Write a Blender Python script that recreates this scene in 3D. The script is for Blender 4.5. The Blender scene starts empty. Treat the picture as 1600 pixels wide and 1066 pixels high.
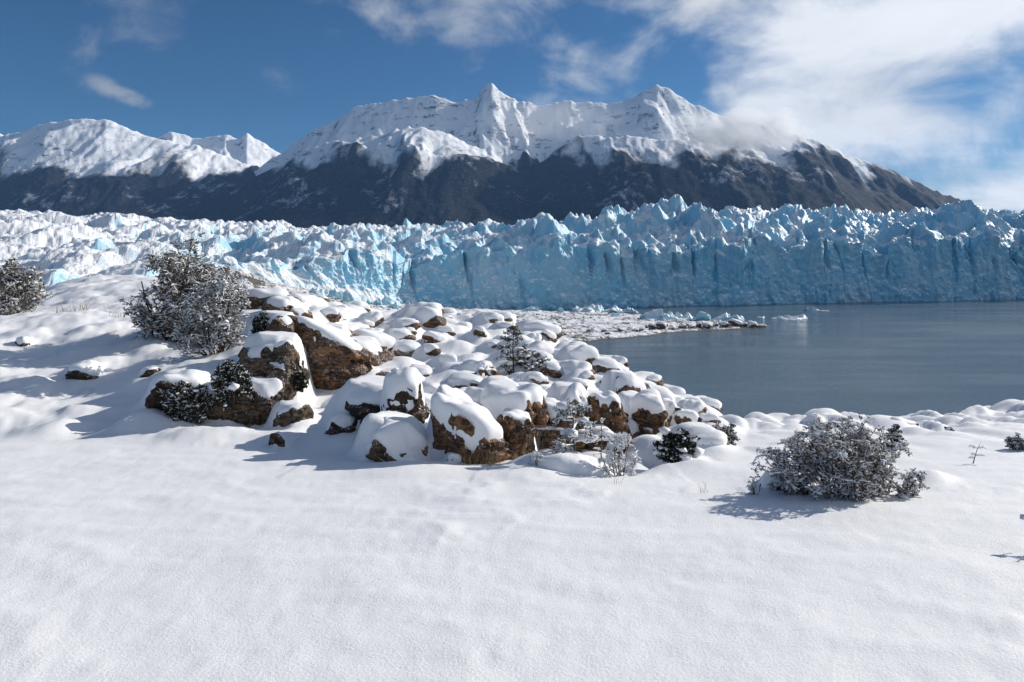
import bpy, bmesh, math, random
import numpy as np
from mathutils import Vector, Matrix

# ------------------------------------------------------------------ camera
scn = bpy.context.scene
col = scn.collection
F = 1067.0            # focal length in photo pixels (24 mm on a 36 mm sensor)
CAMZ = 32.0           # eye height above the lake
cam_d = bpy.data.cameras.new('camera')
cam_d.lens = 24.0; cam_d.sensor_width = 36.0; cam_d.shift_y = -0.0833
cam_d.clip_start = 0.1; cam_d.clip_end = 60000
cam = bpy.data.objects.new('camera', cam_d)
cam.location = (0, 0, CAMZ); cam.rotation_euler = (math.pi/2, 0, 0)
col.objects.link(cam); scn.camera = cam

# ------------------------------------------------------------------ light
SUN_EL = math.radians(26.0)
SUN_AZ = math.radians(61.0)     # clockwise from the view direction (+Y)
S = Vector((math.sin(SUN_AZ)*math.cos(SUN_EL), math.cos(SUN_AZ)*math.cos(SUN_EL), math.sin(SUN_EL)))
sun_d = bpy.data.lights.new('sun', 'SUN'); sun_d.energy = 4.8; sun_d.angle = math.radians(0.53)
sun_d.color = (1.0, 0.94, 0.86)
sun = bpy.data.objects.new('sun', sun_d); sun.rotation_euler = (-S).to_track_quat('-Z', 'Y').to_euler()
sun.location = (60, 20, 90); col.objects.link(sun)

scn.view_settings.view_transform = 'Standard'; scn.view_settings.look = 'None'
scn.view_settings.exposure = 0.13; scn.view_settings.gamma = 1.0
scn.view_settings.use_curve_mapping = False
scn.render.engine = 'CYCLES'
scn.cycles.max_bounces = 6; scn.cycles.diffuse_bounces = 3; scn.cycles.glossy_bounces = 2
scn.cycles.transmission_bounces = 2; scn.cycles.volume_bounces = 3; scn.cycles.transparent_max_bounces = 8
scn.cycles.caustics_reflective = False; scn.cycles.caustics_refractive = False
scn.cycles.use_denoising = True

class NT:
    """small node-tree helper"""
    def __init__(s, tree): s.t = tree; s.t.nodes.clear()
    def n(s, typ, **kw):
        nd = s.t.nodes.new(typ)
        for k, v in kw.items():
            if k == 'inp':
                for kk, vv in v.items():
                    if hasattr(vv, 'is_output'): s.t.links.new(vv, nd.inputs[kk])
                    else: nd.inputs[kk].default_value = vv
            else: setattr(nd, k, v)
        return nd
    def math(s, op, a, b=None, c=None, clamp=False):
        nd = s.n('ShaderNodeMath', operation=op, use_clamp=clamp)
        for i, v in enumerate((a, b, c)):
            if v is None: continue
            if hasattr(v, 'is_output'): s.t.links.new(v, nd.inputs[i])
            else: nd.inputs[i].default_value = v
        return nd.outputs[0]
    def ramp(s, v, a, b, lo=0.0, hi=1.0, smooth=True):
        nd = s.n('ShaderNodeMapRange', interpolation_type='SMOOTHSTEP' if smooth else 'LINEAR')
        s.t.links.new(v, nd.inputs[0])
        for i, x in zip((1, 2, 3, 4), (a, b, lo, hi)): nd.inputs[i].default_value = x
        return nd.outputs[0]
    def mix(s, f, a, b):
        nd = s.n('ShaderNodeMix', data_type='RGBA')
        for i, v in zip((0, 6, 7), (f, a, b)):
            if hasattr(v, 'is_output'): s.t.links.new(v, nd.inputs[i])
            else: nd.inputs[i].default_value = v if i == 0 or len(v) == 4 else (*v, 1)
        return nd.outputs[2]
    def noise(s, vec, scale, detail=4, rough=0.5, dist=0.0):
        nd = s.n('ShaderNodeTexNoise'); 
        if vec is not None: s.t.links.new(vec, nd.inputs['Vector'])
        nd.inputs['Scale'].default_value = scale; nd.inputs['Detail'].default_value = detail
        nd.inputs['Roughness'].default_value = rough; nd.inputs['Distortion'].default_value = dist
        return nd.outputs[0]
    def mapping(s, vec, scale=(1,1,1), rot=(0,0,0), loc=(0,0,0)):
        nd = s.n('ShaderNodeMapping'); s.t.links.new(vec, nd.inputs[0])
        nd.inputs['Scale'].default_value = scale; nd.inputs['Rotation'].default_value = rot
        nd.inputs['Location'].default_value = loc
        return nd.outputs[0]

world = bpy.data.worlds.new('World'); scn.world = world; world.use_nodes = True
w = NT(world.node_tree)
sky = w.n('ShaderNodeTexSky', sky_type='NISHITA', sun_disc=False)
sky.sun_elevation = SUN_EL; sky.sun_rotation = SUN_AZ
sky.altitude = 400; sky.air_density = 1.0; sky.dust_density = 0.25; sky.ozone_density = 2.5
geo = w.n('ShaderNodeNewGeometry')
dirv = w.n('ShaderNodeVectorMath', operation='SCALE'); w.t.links.new(geo.outputs['Incoming'], dirv.inputs[0]); dirv.inputs['Scale'].default_value = -1
D = dirv.outputs[0]
sp = w.n('ShaderNodeSeparateXYZ'); w.t.links.new(D, sp.inputs[0])
az = w.math('ARCTAN2', sp.outputs[0], sp.outputs[1])          # radians, clockwise from +Y
el = w.math('ARCSINE', sp.outputs[2])
# clouds lie on a flat deck: direction projected to a plane above the viewer
dz = w.math('MAXIMUM', w.math('ADD', sp.outputs[2], 0.16), 0.05)
pl = w.n('ShaderNodeCombineXYZ')
w.t.links.new(w.math('DIVIDE', sp.outputs[0], dz), pl.inputs[0]); w.t.links.new(w.math('DIVIDE', sp.outputs[1], dz), pl.inputs[1])
P2 = pl.outputs[0]
n1 = w.noise(P2, 1.6, 8, 0.56, 0.5)
n2 = w.noise(w.mapping(D, (1, 1, 1.35)), 6.5, 8, 0.56, 0.35)
nn = w.math('ADD', w.math('MULTIPLY', n1, 0.25), w.math('MULTIPLY', n2, 0.75))
def blob(a0, e0, sa, se, tilt=0.0):
    da = w.math('SUBTRACT', az, a0); de = w.math('SUBTRACT', el, e0)
    c, s_ = math.cos(tilt), math.sin(tilt)
    u = w.math('ADD', w.math('MULTIPLY', da, c/sa), w.math('MULTIPLY', de, s_/sa))
    v = w.math('ADD', w.math('MULTIPLY', da, -s_/se), w.math('MULTIPLY', de, c/se))
    r2 = w.math('ADD', w.math('MULTIPLY', u, u), w.math('MULTIPLY', v, v))
    return w.math('POWER', 2.718, w.math('MULTIPLY', r2, -1.0))
def at_ang(px, py):
    a = math.atan((px-800)/F); return a, math.atan((400-py)/F*math.cos(a))
mass = None
for (px, py, sa, se, tl, amp) in [
        (1560, 0, .26, .13, 0.0, .56), (1300, 110, .12, .10, 0.35, .50), (1130, 30, .14, .06, 0, .44), (1250, 200, .13, .035, 0.1, .46),
        (1500, 185, .13, .035, .12, .42), (1420, 40, .10, .06, 0, .25), (1600, 300, .26, .055, 0, .60), (640, 0, .16, .05, 0, .30), (860, 135, .05, .03, 0, .34), (760, -70, .5, .06, 0, .32)]:
    a, e = at_ang(px, py)
    b = w.math('MULTIPLY', blob(a, e, sa, se, tl), amp)
    mass = b if mass is None else w.math('ADD', mass, b)
back = w.math('MULTIPLY', w.ramp(az, 0.55, 1.3), 0.40)           # the bank goes on to the right, outside the frame
mass = w.math('ADD', mass, back)
nn = w.math('ADD', w.math('MULTIPLY', w.math('SUBTRACT', nn, 0.5), 2.3), 0.5)
dens = w.ramp(w.math('ADD', nn, w.math('MULTIPLY', mass, 0.76)), 0.56, 1.18, 0.0, 0.96)
a, e = at_ang(193, 146)
sc_ = w.math('MULTIPLY', blob(a, e, .046, .016, -0.30), w.ramp(n2, 0.30, 0.60))
n3 = w.noise(D, 26, 6, 0.6, 0.3)
sc_ = w.math('MULTIPLY', w.ramp(w.math('ADD', sc_, w.math('MULTIPLY', w.math('SUBTRACT', n3, .5), .55)), 0.30, 0.85), .62)
# keep the fine noise inside the small cloud only
sc_ = w.math('MULTIPLY', sc_, w.ramp(blob(a, e, .075, .026, -0.34), 0.15, 0.6))
dens = w.math('MAXIMUM', dens, sc_)
cl_bright = w.math('MULTIPLY', w.ramp(az, -0.6, 0.75, 0.50, 1.0), w.ramp(n1, 0.25, 0.7, 0.84, 1.08))
cc = w.n('ShaderNodeCombineColor')
for i, k in enumerate((15.0, 15.5, 16.2)):
    w.t.links.new(w.math('MULTIPLY', cl_bright, k), cc.inputs[i])
tint = w.n('ShaderNodeMix', data_type='RGBA', blend_type='MULTIPLY'); tint.inputs[0].default_value = 1.0
w.t.links.new(sky.outputs[0], tint.inputs[6]); tint.inputs[7].default_value = (0.42, 0.77, 1.06, 1)
skyc = w.mix(dens, tint.outputs[2], cc.outputs[0])
bg = w.n('ShaderNodeBackground', inp={'Color': skyc, 'Strength': 0.056})
wo = w.n('ShaderNodeOutputWorld'); w.t.links.new(bg.outputs[0], wo.inputs[0])

# ------------------------------------------------------------------ numpy noise
def _hash(ix, iy, iz, seed):
    h = (ix.astype(np.int64)*374761393 + iy.astype(np.int64)*668265263 + iz.astype(np.int64)*2147483647*3 + seed*974634677) & 0xffffffff
    h = ((h ^ (h >> 13))*1274126177) & 0xffffffff
    h = ((h ^ (h >> 16))*2246822519) & 0xffffffff
    return h ^ (h >> 15)
def _g(ix, iy, iz, fx, fy, fz, seed):
    h = _hash(ix, iy, iz, seed)
    a = (h & 0xffff)/65535.0*2*np.pi; z = ((h >> 16) & 0xffff)/65535.0*2-1
    r = np.sqrt(1-z*z)
    return (np.cos(a)*r*fx + np.sin(a)*r*fy + z*fz)*1.6
def perlin(x, y, z=None, seed=0):
    if z is None: z = np.full_like(x, 0.37)
    ix, iy, iz = np.floor(x), np.floor(y), np.floor(z)
    fx, fy, fz = x-ix, y-iy, z-iz
    s = lambda t: t*t*t*(t*(t*6-15)+10)
    u, v, ww = s(fx), s(fy), s(fz)
    out = 0
    for dz_ in (0, 1):
        wz = ww if dz_ else 1-ww
        for dy_ in (0, 1):
            wy = v if dy_ else 1-v
            for dx_ in (0, 1):
                wx = u if dx_ else 1-u
                out = out + wx*wy*wz*_g(ix+dx_, iy+dy_, iz+dz_, fx-dx_, fy-dy_, fz-dz_, seed)
    return out
def fbm(x, y, z=None, o=5, seed=0, lac=2.03, gain=0.5):
    r, a, k = 0, 1.0, 1.0
    for i in range(o):
        r = r + a*perlin(x*k, y*k, None if z is None else z*k, seed+i*17); a *= gain; k *= lac
    return r
def ridged(x, y, z=None, o=5, seed=0, lac=2.07, gain=0.5):
    r, a, k, wt = 0, 1.0, 1.0, 1.0
    for i in range(o):
        n = 1-np.abs(perlin(x*k, y*k, None if z is None else z*k, seed+i*13)); n = n*n*wt
        r = r + a*n; wt = np.clip(n*1.6, 0, 1); a *= gain; k *= lac
    return r
def cells(x, y, seed, slope=1.0, aniso=2.2, hvar=0.5, sharp='cone'):
    """upper envelope of tilted cones, one per jittered cell: sharp peaks, sharp valleys"""
    ix, iy = np.floor(x), np.floor(y)
    best = np.full(x.shape, -9.0)
    for dy_ in (-2, -1, 0, 1, 2):
        for dx_ in (-2, -1, 0, 1, 2):
            cx, cy = ix+dx_, iy+dy_
            h = _hash(cx, cy, cx*0, seed)
            h2 = _hash(cx, cy, cx*0+7, seed+5)
            jx, jy = (h & 1023)/1023.0, ((h >> 10) & 1023)/1023.0
            th = ((h >> 20) & 1023)/1023.0*np.pi
            hh = (h2 & 1023)/1023.0; an = 1+((h2 >> 10) & 1023)/1023.0*(aniso-1)
            ddx, ddy = x-cx-jx, y-cy-jy
            c, s_ = np.cos(th), np.sin(th)
            u, v = (c*ddx+s_*ddy)/an**.5, (-s_*ddx+c*ddy)*an**.5
            if sharp == 'cone': dd = np.sqrt(u*u+v*v)*0.5+0.5*np.maximum(np.abs(u), np.abs(v))
            else: dd = (u*u+v*v)
            best = np.maximum(best, hh*hvar - dd*slope)
    return best
def sstep(a, b, x):
    t = np.clip((x-a)/(b-a), 0, 1); return t*t*(3-2*t)
def smax(a, b, k):
    h = np.clip(0.5+0.5*(a-b)/k, 0, 1); return b+(a-b)*h+k*h*(1-h)

# ------------------------------------------------------------------ object helpers
def mesh_from(name, V, Fc, mat=None, smooth=True):
    me = bpy.data.meshes.new(name)
    V = np.asarray(V, dtype=np.float32); Fc = np.asarray(Fc, dtype=np.int32)
    k = Fc.shape[1]
    me.vertices.add(len(V)); me.vertices.foreach_set('co', V.ravel())
    me.loops.add(Fc.size); me.loops.foreach_set('vertex_index', Fc.ravel())
    me.polygons.add(len(Fc)); me.polygons.foreach_set('loop_start', np.arange(0, Fc.size, k, dtype=np.int32))
    me.polygons.foreach_set('loop_total', np.full(len(Fc), k, dtype=np.int32))
    me.update(calc_edges=True)
    me.polygons.foreach_set('use_smooth', np.full(len(Fc), smooth))
    if mat: me.materials.append(mat)
    return me
def link(name, me, parent=None, loc=None, **props):
    o = bpy.data.objects.new(name, me); col.objects.link(o)
    if parent is not None: o.parent = parent
    if loc is not None: o.location = loc
    for k, v in props.items(): o[k] = v
    return o
def grid_faces(nr, nc):
    i = np.arange(nr*nc).reshape(nr, nc)
    return np.stack([i[:-1, :-1], i[:-1, 1:], i[1:, 1:], i[1:, :-1]], -1).reshape(-1, 4)
def tag(o, label, cat, group=None, kind=None):
    o['label'] = label; o['category'] = cat
    if group: o['group'] = group
    if kind: o['kind'] = kind
    return o
def wpos(px, py, d):
    return np.array([(px-800)/F*d, d, CAMZ-(py-400)/F*d])

# ------------------------------------------------------------------ materials
def newmat(name):
    m = bpy.data.materials.new(name); m.use_nodes = True
    t = NT(m.node_tree)
    p = t.n('ShaderNodeBsdfPrincipled'); o = t.n('ShaderNodeOutputMaterial')
    t.t.links.new(p.outputs[0], o.inputs[0])
    return m, t, p, o
def setp(t, p, **kw):
    names = {'color': 'Base Color', 'rough': 'Roughness', 'normal': 'Normal', 'spec': 'Specular IOR Level', 'ior': 'IOR'}
    for k, v in kw.items():
        i = p.inputs[names[k]]
        if hasattr(v, 'is_output'): t.t.links.new(v, i)
        else: i.default_value = (*v, 1) if k == 'color' and len(v) == 3 else v
def bump(t, h, strength, dist, normal=None):
    b = t.n('ShaderNodeBump'); t.t.links.new(h, b.inputs['Height'])
    b.inputs['Strength'].default_value = strength; b.inputs['Distance'].default_value = dist
    if normal is not None: t.t.links.new(normal, b.inputs['Normal'])
    return b.outputs[0]
def objco(t): return t.n('ShaderNodeTexCoord').outputs['Object']
def normz(t):
    g = t.n('ShaderNodeNewGeometry'); s = t.n('ShaderNodeSeparateXYZ'); t.t.links.new(g.outputs['Normal'], s.inputs[0])
    return s.outputs[2], g.outputs['Position']

def make_snow():
    m, t, p, o = newmat('snow')
    nz, pos = normz(t)
    g1 = t.noise(pos, 55, 5, 0.7); g2 = t.noise(pos, 7, 4, 0.55); g3 = t.noise(pos, 240, 2, 0.6)
    b = bump(t, g2, 0.12, 0.05); b = bump(t, g1, 0.5, 0.014, b); b = bump(t, g3, 0.35, 0.004, b)
    c = t.mix(t.ramp(g1, 0.3, 0.7), (0.83, 0.84, 0.855), (0.90, 0.905, 0.91))
    setp(t, p, color=c, rough=0.55, spec=0.25, normal=b)
    # a few ice grains glint
    v = t.n('ShaderNodeTexVoronoi'); t.t.links.new(pos, v.inputs[0]); v.inputs['Scale'].default_value = 170
    sx = t.n('ShaderNodeSeparateColor'); t.t.links.new(v.outputs['Color'], sx.inputs[0])
    t.t.links.new(t.ramp(sx.outputs[0], 0.965, 0.985, 0.6, 0.16), p.inputs['Roughness'])
    return m
SNOW = make_snow()
def make_capsnow():
    m, t, p, o = newmat('pillow_snow')
    nz, pos = normz(t)
    g1 = t.noise(pos, 60, 5, 0.65); g2 = t.noise(pos, 9, 3, 0.5)
    b = bump(t, g2, 0.18, 0.04); b = bump(t, g1, 0.4, 0.012, b)
    setp(t, p, color=t.mix(g1, (0.84, 0.85, 0.865), (0.91, 0.915, 0.92)), rough=0.55, spec=0.2, normal=b)
    return m
CAPSNOW = make_capsnow()
def make_rock(name, base, warm, dark, lichen):
    m, t, p, o = newmat(name)
    nz, pos = normz(t)
    a = t.noise(pos, 3.2, 6, 0.6, 0.6); b_ = t.noise(pos, 11, 6, 0.65); c_ = t.noise(t.mapping(pos, (2, 2, 14), (0.25, 0.2, 0)), 1.6, 5, 0.6)
    c = t.mix(t.ramp(a, 0.40, 0.56), base, warm)
    c = t.mix(t.ramp(b_, 0.47, 0.62, 0, 0.9), c, dark)
    c = t.mix(t.ramp(c_, 0.50, 0.62, 0, 0.8), c, dark)
    l = t.noise(pos, 24, 4, 0.7)
    c = t.mix(t.math('MULTIPLY', t.ramp(l, 0.6, 0.68), t.ramp(a, 0.35, 0.6, 0.7, 0)), c, lichen)
    gr = t.noise(pos, 70, 4, 0.75); c = t.mix(t.ramp(gr, 0.45, 0.70, 0, 0.6), c, dark); c = t.mix(t.ramp(gr, 0.30, 0.42, 0.45, 0), c, warm)
    # frost and powder caught on small ledges
    fr = t.noise(pos, 38, 3, 0.7)
    c = t.mix(t.math('MULTIPLY', t.ramp(nz, 0.38, 0.72), t.ramp(fr, 0.54, 0.64)), c, (0.82, 0.83, 0.85))
    v = t.n('ShaderNodeTexVoronoi', feature='DISTANCE_TO_EDGE'); t.t.links.new(t.mapping(pos, (1, 1, 2.2), (0.3, 0.15, 0.2)), v.inputs[0]); v.inputs['Scale'].default_value = 3.1
    cr = t.ramp(v.outputs[0], 0.0, 0.05)
    nb = bump(t, cr, 0.55, 0.03); nb = bump(t, c_, 0.6, 0.05, nb); nb = bump(t, b_, 0.8, 0.035, nb); nb = bump(t, t.noise(pos, 45, 5, 0.7), 0.6, 0.01, nb)
    setp(t, p, color=c, rough=0.78, spec=0.3, normal=nb)
    return m
ROCKS = [make_rock('brown_rock', (0.12, 0.072, 0.044), (0.27, 0.14, 0.066), (0.017, 0.014, 0.012), (0.24, 0.22, 0.16)),
         make_rock('grey_brown_rock', (0.10, 0.070, 0.047), (0.19, 0.122, 0.072), (0.018, 0.015, 0.013), (0.25, 0.24, 0.20)),
         make_rock('dark_rock', (0.045, 0.034, 0.024), (0.10, 0.06, 0.033), (0.012, 0.010, 0.009), (0.16, 0.15, 0.12))]
def make_simple(name, color, rough=0.7, var=None, scale=20, spec=0.3):
    m, t, p, o = newmat(name)
    nz, pos = normz(t)
    c = t.mix(t.ramp(t.noise(pos, scale, 3, 0.6), 0.35, 0.65), color, var or color)
    setp(t, p, color=c, rough=rough, spec=spec)
    return m
BARK = make_simple('twig_bark', (0.055, 0.040, 0.030), 0.8, (0.11, 0.08, 0.06))
LEAF = make_simple('brown_leaf', (0.075, 0.055, 0.033), 0.6, (0.17, 0.12, 0.07), 30)
GREEN = make_simple('dark_green_leaf', (0.016, 0.020, 0.010), 0.6, (0.040, 0.044, 0.020), 25)
STRAW = make_simple('dry_grass', (0.22, 0.15, 0.075), 0.7, (0.34, 0.25, 0.14), 25)
def make_twigsnow():
    m, t, p, o = newmat('twig_snow')
    setp(t, p, color=(0.84, 0.85, 0.87), rough=0.6, spec=0.2)
    return m
TWIGSNOW = make_twigsnow()

# ------------------------------------------------------------------ foreground terrain
COLS = {   # azimuth column (photo px at depth d): list of (depth m, row) - heights follow from both
 -500: [(11,695),(14,640),(18,570),(23,510),(30,480),(45,455),(60,500)],
 0:   [(10.5,707),(12.2,683),(15,618),(19,548),(24,503),(30,490),(45,468),(60,500)],
 130: [(10.5,707),(12,686),(15,632),(19,562),(24,492),(28,490),(36,455),(46,431),(52,434),(75,520)],
 220: [(10.5,707),(12,684),(15,622),(18,560),(23,510),(28,490),(36,450),(46,430),(54,436),(75,520)],
 300: [(10.5,707),(12.3,674),(13.0,664),(14.6,585),(17,560),(20,540),(25,500),(36,450),(48,440),(70,520)],
 380: [(10.5,707),(12.3,678),(13.3,668),(15,590),(18,540),(22,490),(27,455),(36,452),(60,540)],
 430: [(10.5,707),(12.3,688),(13.8,668),(15.3,612),(17,556),(19.5,494),(22.5,456),(27,455),(40,540)],
 490: [(10,715),(12,700),(14,655),(16.5,596),(19,540),(22,490),(26,470),(30,476),(42,560)],
 560: [(9.5,724),(11,706),(12.5,685),(14,640),(18,578),(23,524),(28,492),(33,486),(42,540)],
 700: [(9.3,728),(10.5,722),(12,672),(14,634),(18,580),(23,532),(28,503),(33,497),(42,540)],
 830: [(8.8,738),(10.3,728),(11.8,690),(14,625),(19,562),(25,522),(30,507),(38,560)],
 950: [(8,757),(10,736),(11.8,708),(14,650),(17,602),(21,570),(25,572),(32,650)],
 1050:[(7.5,771),(10,732),(12,704),(14.5,660),(17.5,626),(20,632),(26,710)],
 1150:[(7.2,780),(10,725),(13,686),(15.5,662),(18,660),(23,730)],
 1280:[(7,788),(10,716),(14,672),(17,647),(18.5,647),(23,720)],
 1400:[(7,788),(10,716),(14,674),(17,659),(19,662),(24,720)],
 1550:[(7,788),(10,715),(14,672),(18,640),(21,634),(24,650),(30,740)],
 2100:[(7,788),(10,715),(14,668),(18,628),(23,610),(28,640),(36,740)],
}
TPX = np.arange(-700, 2301, 20.0)
TD = np.exp(np.linspace(math.log(3.0), math.log(200.0), 260))
def build_table():
    keys = sorted(COLS)
    rows = []
    for k in keys:
        pts = COLS[k]
        d = [p[0] for p in pts]; z = [-(p[1]-400)/F*p[0] for p in pts]
        d0 = [3.0, 4.5, 6.0]; d0 = [q for q in d0 if q < d[0]-0.5]
        z0 = [-1.6-0.135*q for q in d0]
        dl, zl = d[-1], z[-1]
        d2 = [dl*1.25, dl*1.6, dl*2.6, 500]; z2 = [zl-0.22*dl, zl-0.55*dl, zl-1.4*dl, -60]
        zz = np.interp(TD, d0+d+d2, z0+z+z2)
        kk = np.array([1, 4, 6, 4, 1.0])/16
        for _ in range(3): zz = np.convolve(np.pad(zz, 2, 'edge'), kk, 'valid')
        rows.append(zz)
    rows = np.array(rows)
    T = np.stack([np.interp(TPX, keys, rows[:, j]) for j in range(len(TD))], 1)
    kk = np.array([1, 2, 1.0])/4
    for _ in range(4):
        T = np.apply_along_axis(lambda r: np.convolve(np.pad(r, 1, 'edge'), kk, 'valid'), 0, T)
    return np.maximum(T, -36)
TAB = build_table()
def base_h(x, y):
    yc = np.maximum(y, 3.0)
    px = np.clip(800+F*x/yc, TPX[0], TPX[-1]-1e-3); d = np.clip(yc, TD[0], TD[-1]*0.999)
    fi = (px-TPX[0])/20.0; fj = (np.log(d)-math.log(3.0))/(math.log(200.0)-math.log(3.0))*(len(TD)-1)
    i = np.minimum(fi.astype(int), len(TPX)-2); j = np.minimum(fj.astype(int), len(TD)-2); a = fi-i; b = fj-j
    z = (TAB[i, j]*(1-a)+TAB[i+1, j]*a)*(1-b)+(TAB[i, j+1]*(1-a)+TAB[i+1, j+1]*a)*b
    return np.where(y < 3.0, -1.6-0.135*y, z) + CAMZ
DRAPE = []  # snow banked over boulders: centre x, y, top z, radius x, radius y, drop
DIPS = []   # filled pits / mounds: (x, y, radius, height)
def ground_h(x, y):
    x = np.asarray(x, dtype=float); y = np.asarray(y, dtype=float)
    z = base_h(x, y)
    px = 800+F*x/np.maximum(y, 3.0)
    # how lumpy the snow is: smooth field near, boulder pillows on the knoll, hummocks on the right
    edge = np.interp(px, [-200, 0, 500, 700, 850, 950, 1100, 1300, 1700], [11.8, 11.8, 11.2, 10.2, 9.6, 9.0, 9.2, 11.0, 11.0])
    rough = sstep(edge-0.6, edge+1.6, y)
    knoll = rough*sstep(380, 520, px)*sstep(1180, 1020, px)
    right = rough*sstep(1020, 1150, px)
    left = rough*sstep(520, 380, px)
    wx = x + 0.25*perlin(x*0.9, y*0.9, seed=3); wy = y + 0.25*perlin(x*0.9, y*0.9, seed=4)
    pil = cells(wx/0.95, wy/1.25, 11, 0.9, 1.8, 0.55, 'round')
    pil2 = cells(wx/0.5, wy/0.62, 12, 0.9, 1.8, 0.5, 'round')
    hum = cells(wx/0.55, wy/0.9, 14, 0.9, 2.0, 0.6, 'round')
    z = z + knoll*(np.clip(pil+0.35, 0, 1)*0.52 + np.clip(pil2+0.3, 0, 1)*0.15 - 0.18)
    far_r = sstep(12.5, 15.5, y)
    z = z + right*(np.clip(hum+0.1, 0, 1)*(0.10+0.34*far_r) + 0.04*fbm(x*0.9, y*0.9, o=3, seed=21) - 0.06*far_r)
    z = z + left*(0.13*fbm(wx*0.75, wy*0.75, o=4, seed=31) + np.clip(pil, 0, 1)*0.22)
    # wind-packed relief of the smooth field
    z = z + (1-rough*0.7)*(0.024*fbm(x*0.45+3, y*0.6, o=3, seed=41) + 0.006*fbm(x*1.6+y*0.5, y*3.1, o=4, seed=43))
    r = ridged(x*0.55+0.25*y, y*1.25, o=3, seed=47)
    z = z + (1-rough)*0.012*sstep(0.8, 1.5, r)
    crust = ridged(x*1.1+0.4*y+2, y*3.4, o=3, seed=58)*sstep(-0.1, 0.5, perlin(x*0.35, y*0.5, seed=59))
    z = z + (1-rough)*(0.0035*perlin(x*9, y*13, seed=55) + 0.016*sstep(0.9, 1.5, crust))
    pits = perlin(x*3.1+9, y*3.1, seed=57)
    z = z - (1-rough*0.5)*0.010*sstep(0.75, 1.0, pits)
    for (bx, by, br, bh) in DIPS:
        q = ((x-bx)**2+(y-by)**2)/(br*br); z = z + bh*np.exp(-q)
    return z
def drape_h(x, y):
    z0 = ground_h(x, y); z = z0.copy()
    wob = 0.10*perlin(x*2.2, y*2.2, seed=63)+0.06*perlin(x*5, y*5, seed=64)
    for (cx, cy, tz, rl, rr, rf, rb, flat, k_, slo) in DRAPE:
        k = np.nonzero((x > cx-rl) & (x < cx+rr) & (y > cy-rf) & (y < cy+rb))[0]
        if not len(k): continue
        dx, dy = x[k]-cx, y[k]-cy
        q = np.sqrt((dx/np.where(dx < 0, rl, rr))**2+(dy/np.where(dy < 0, rf, rb))**2)
        w_ = 1-sstep(flat, 1.0, q+wob[k])
        z[k] = np.maximum(z[k], smax(z[k], z0[k]+np.maximum(tz-slo*dx-z0[k], 0)*w_, k_)-k_*0.25*0)
    return z
def gh(x, y): return float(ground_h(np.array([x]), np.array([y]))[0])

def at_ground(px, d):
    x = (px-800)/F*d; return np.array([x, d, gh(x, d)])

def build_ground():
    nr, nc = 440, 740
    yy = np.exp(np.linspace(math.log(1.4), math.log(150.0), nr))-3.2
    s = np.linspace(-1, 1, nc); s = 0.72*s+0.28*s**3
    Y = np.repeat(yy[:, None], nc, 1); X = s[None, :]*(Y+3.6)*1.25
    Z = drape_h(X.ravel(), Y.ravel())
    V = np.stack([X.ravel(), Y.ravel(), Z], 1)
    link('snow_ground', mesh_from('snow_ground', V, grid_faces(nr, nc), SNOW), kind='structure')

# mounds built before meshing (the snow banked round bushes and rocks)
def mound(px, d, r, h):
    x = (px-800)/F*d; DIPS.append((x, d, r, h))
mound(1445, 8.2, 0.24, 0.11); mound(1465, 8.3, 0.16, 0.06)
mound(1080, 9.6, 0.6, 0.1); mound(830, 9.0, 0.5, 0.08); mound(640, 9.0, 0.6, 0.06)
for (px, d, r, h) in [(80, 12.6, .6, .16), (210, 12.8, .5, .18), (300, 12.0, .5, .12), (360, 12.0, .45, .12), (150, 17.5, .9, .28), (40, 16, .7, .2), (450, 11.8, .4, .14), (520, 11.6, .35, .12), (120, 13.8, .5, .14)]:
    mound(px, d, r, h)

# ------------------------------------------------------------------ lake
def build_lake():
    m, t, p, o = newmat('lake_water')
    nz, pos = normz(t)
    w1 = t.noise(t.mapping(pos, (0.5, 1.0, 1), (0, 0, 0.25)), 1.5, 5, 0.62); w2 = t.noise(t.mapping(pos, (0.012, 0.05, 1)), 1.0, 4, 0.6)
    setp(t, p, color=t.mix(t.ramp(w2, 0.35, 0.65), (0.095, 0.145, 0.185), (0.11, 0.16, 0.20)), rough=t.ramp(w2, 0.35, 0.65, 0.07, 0.24), spec=0.5, ior=1.33,
         normal=bump(t, w1, 0.75, 0.34))
    V = [(-900, 40, 0), (1600, 40, 0), (1600, 1400, 0), (-900, 1400, 0)]
    link('lake_water', mesh_from('lake_water', V, [(0, 1, 2, 3)], m, False), kind='structure')
build_lake()

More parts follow.
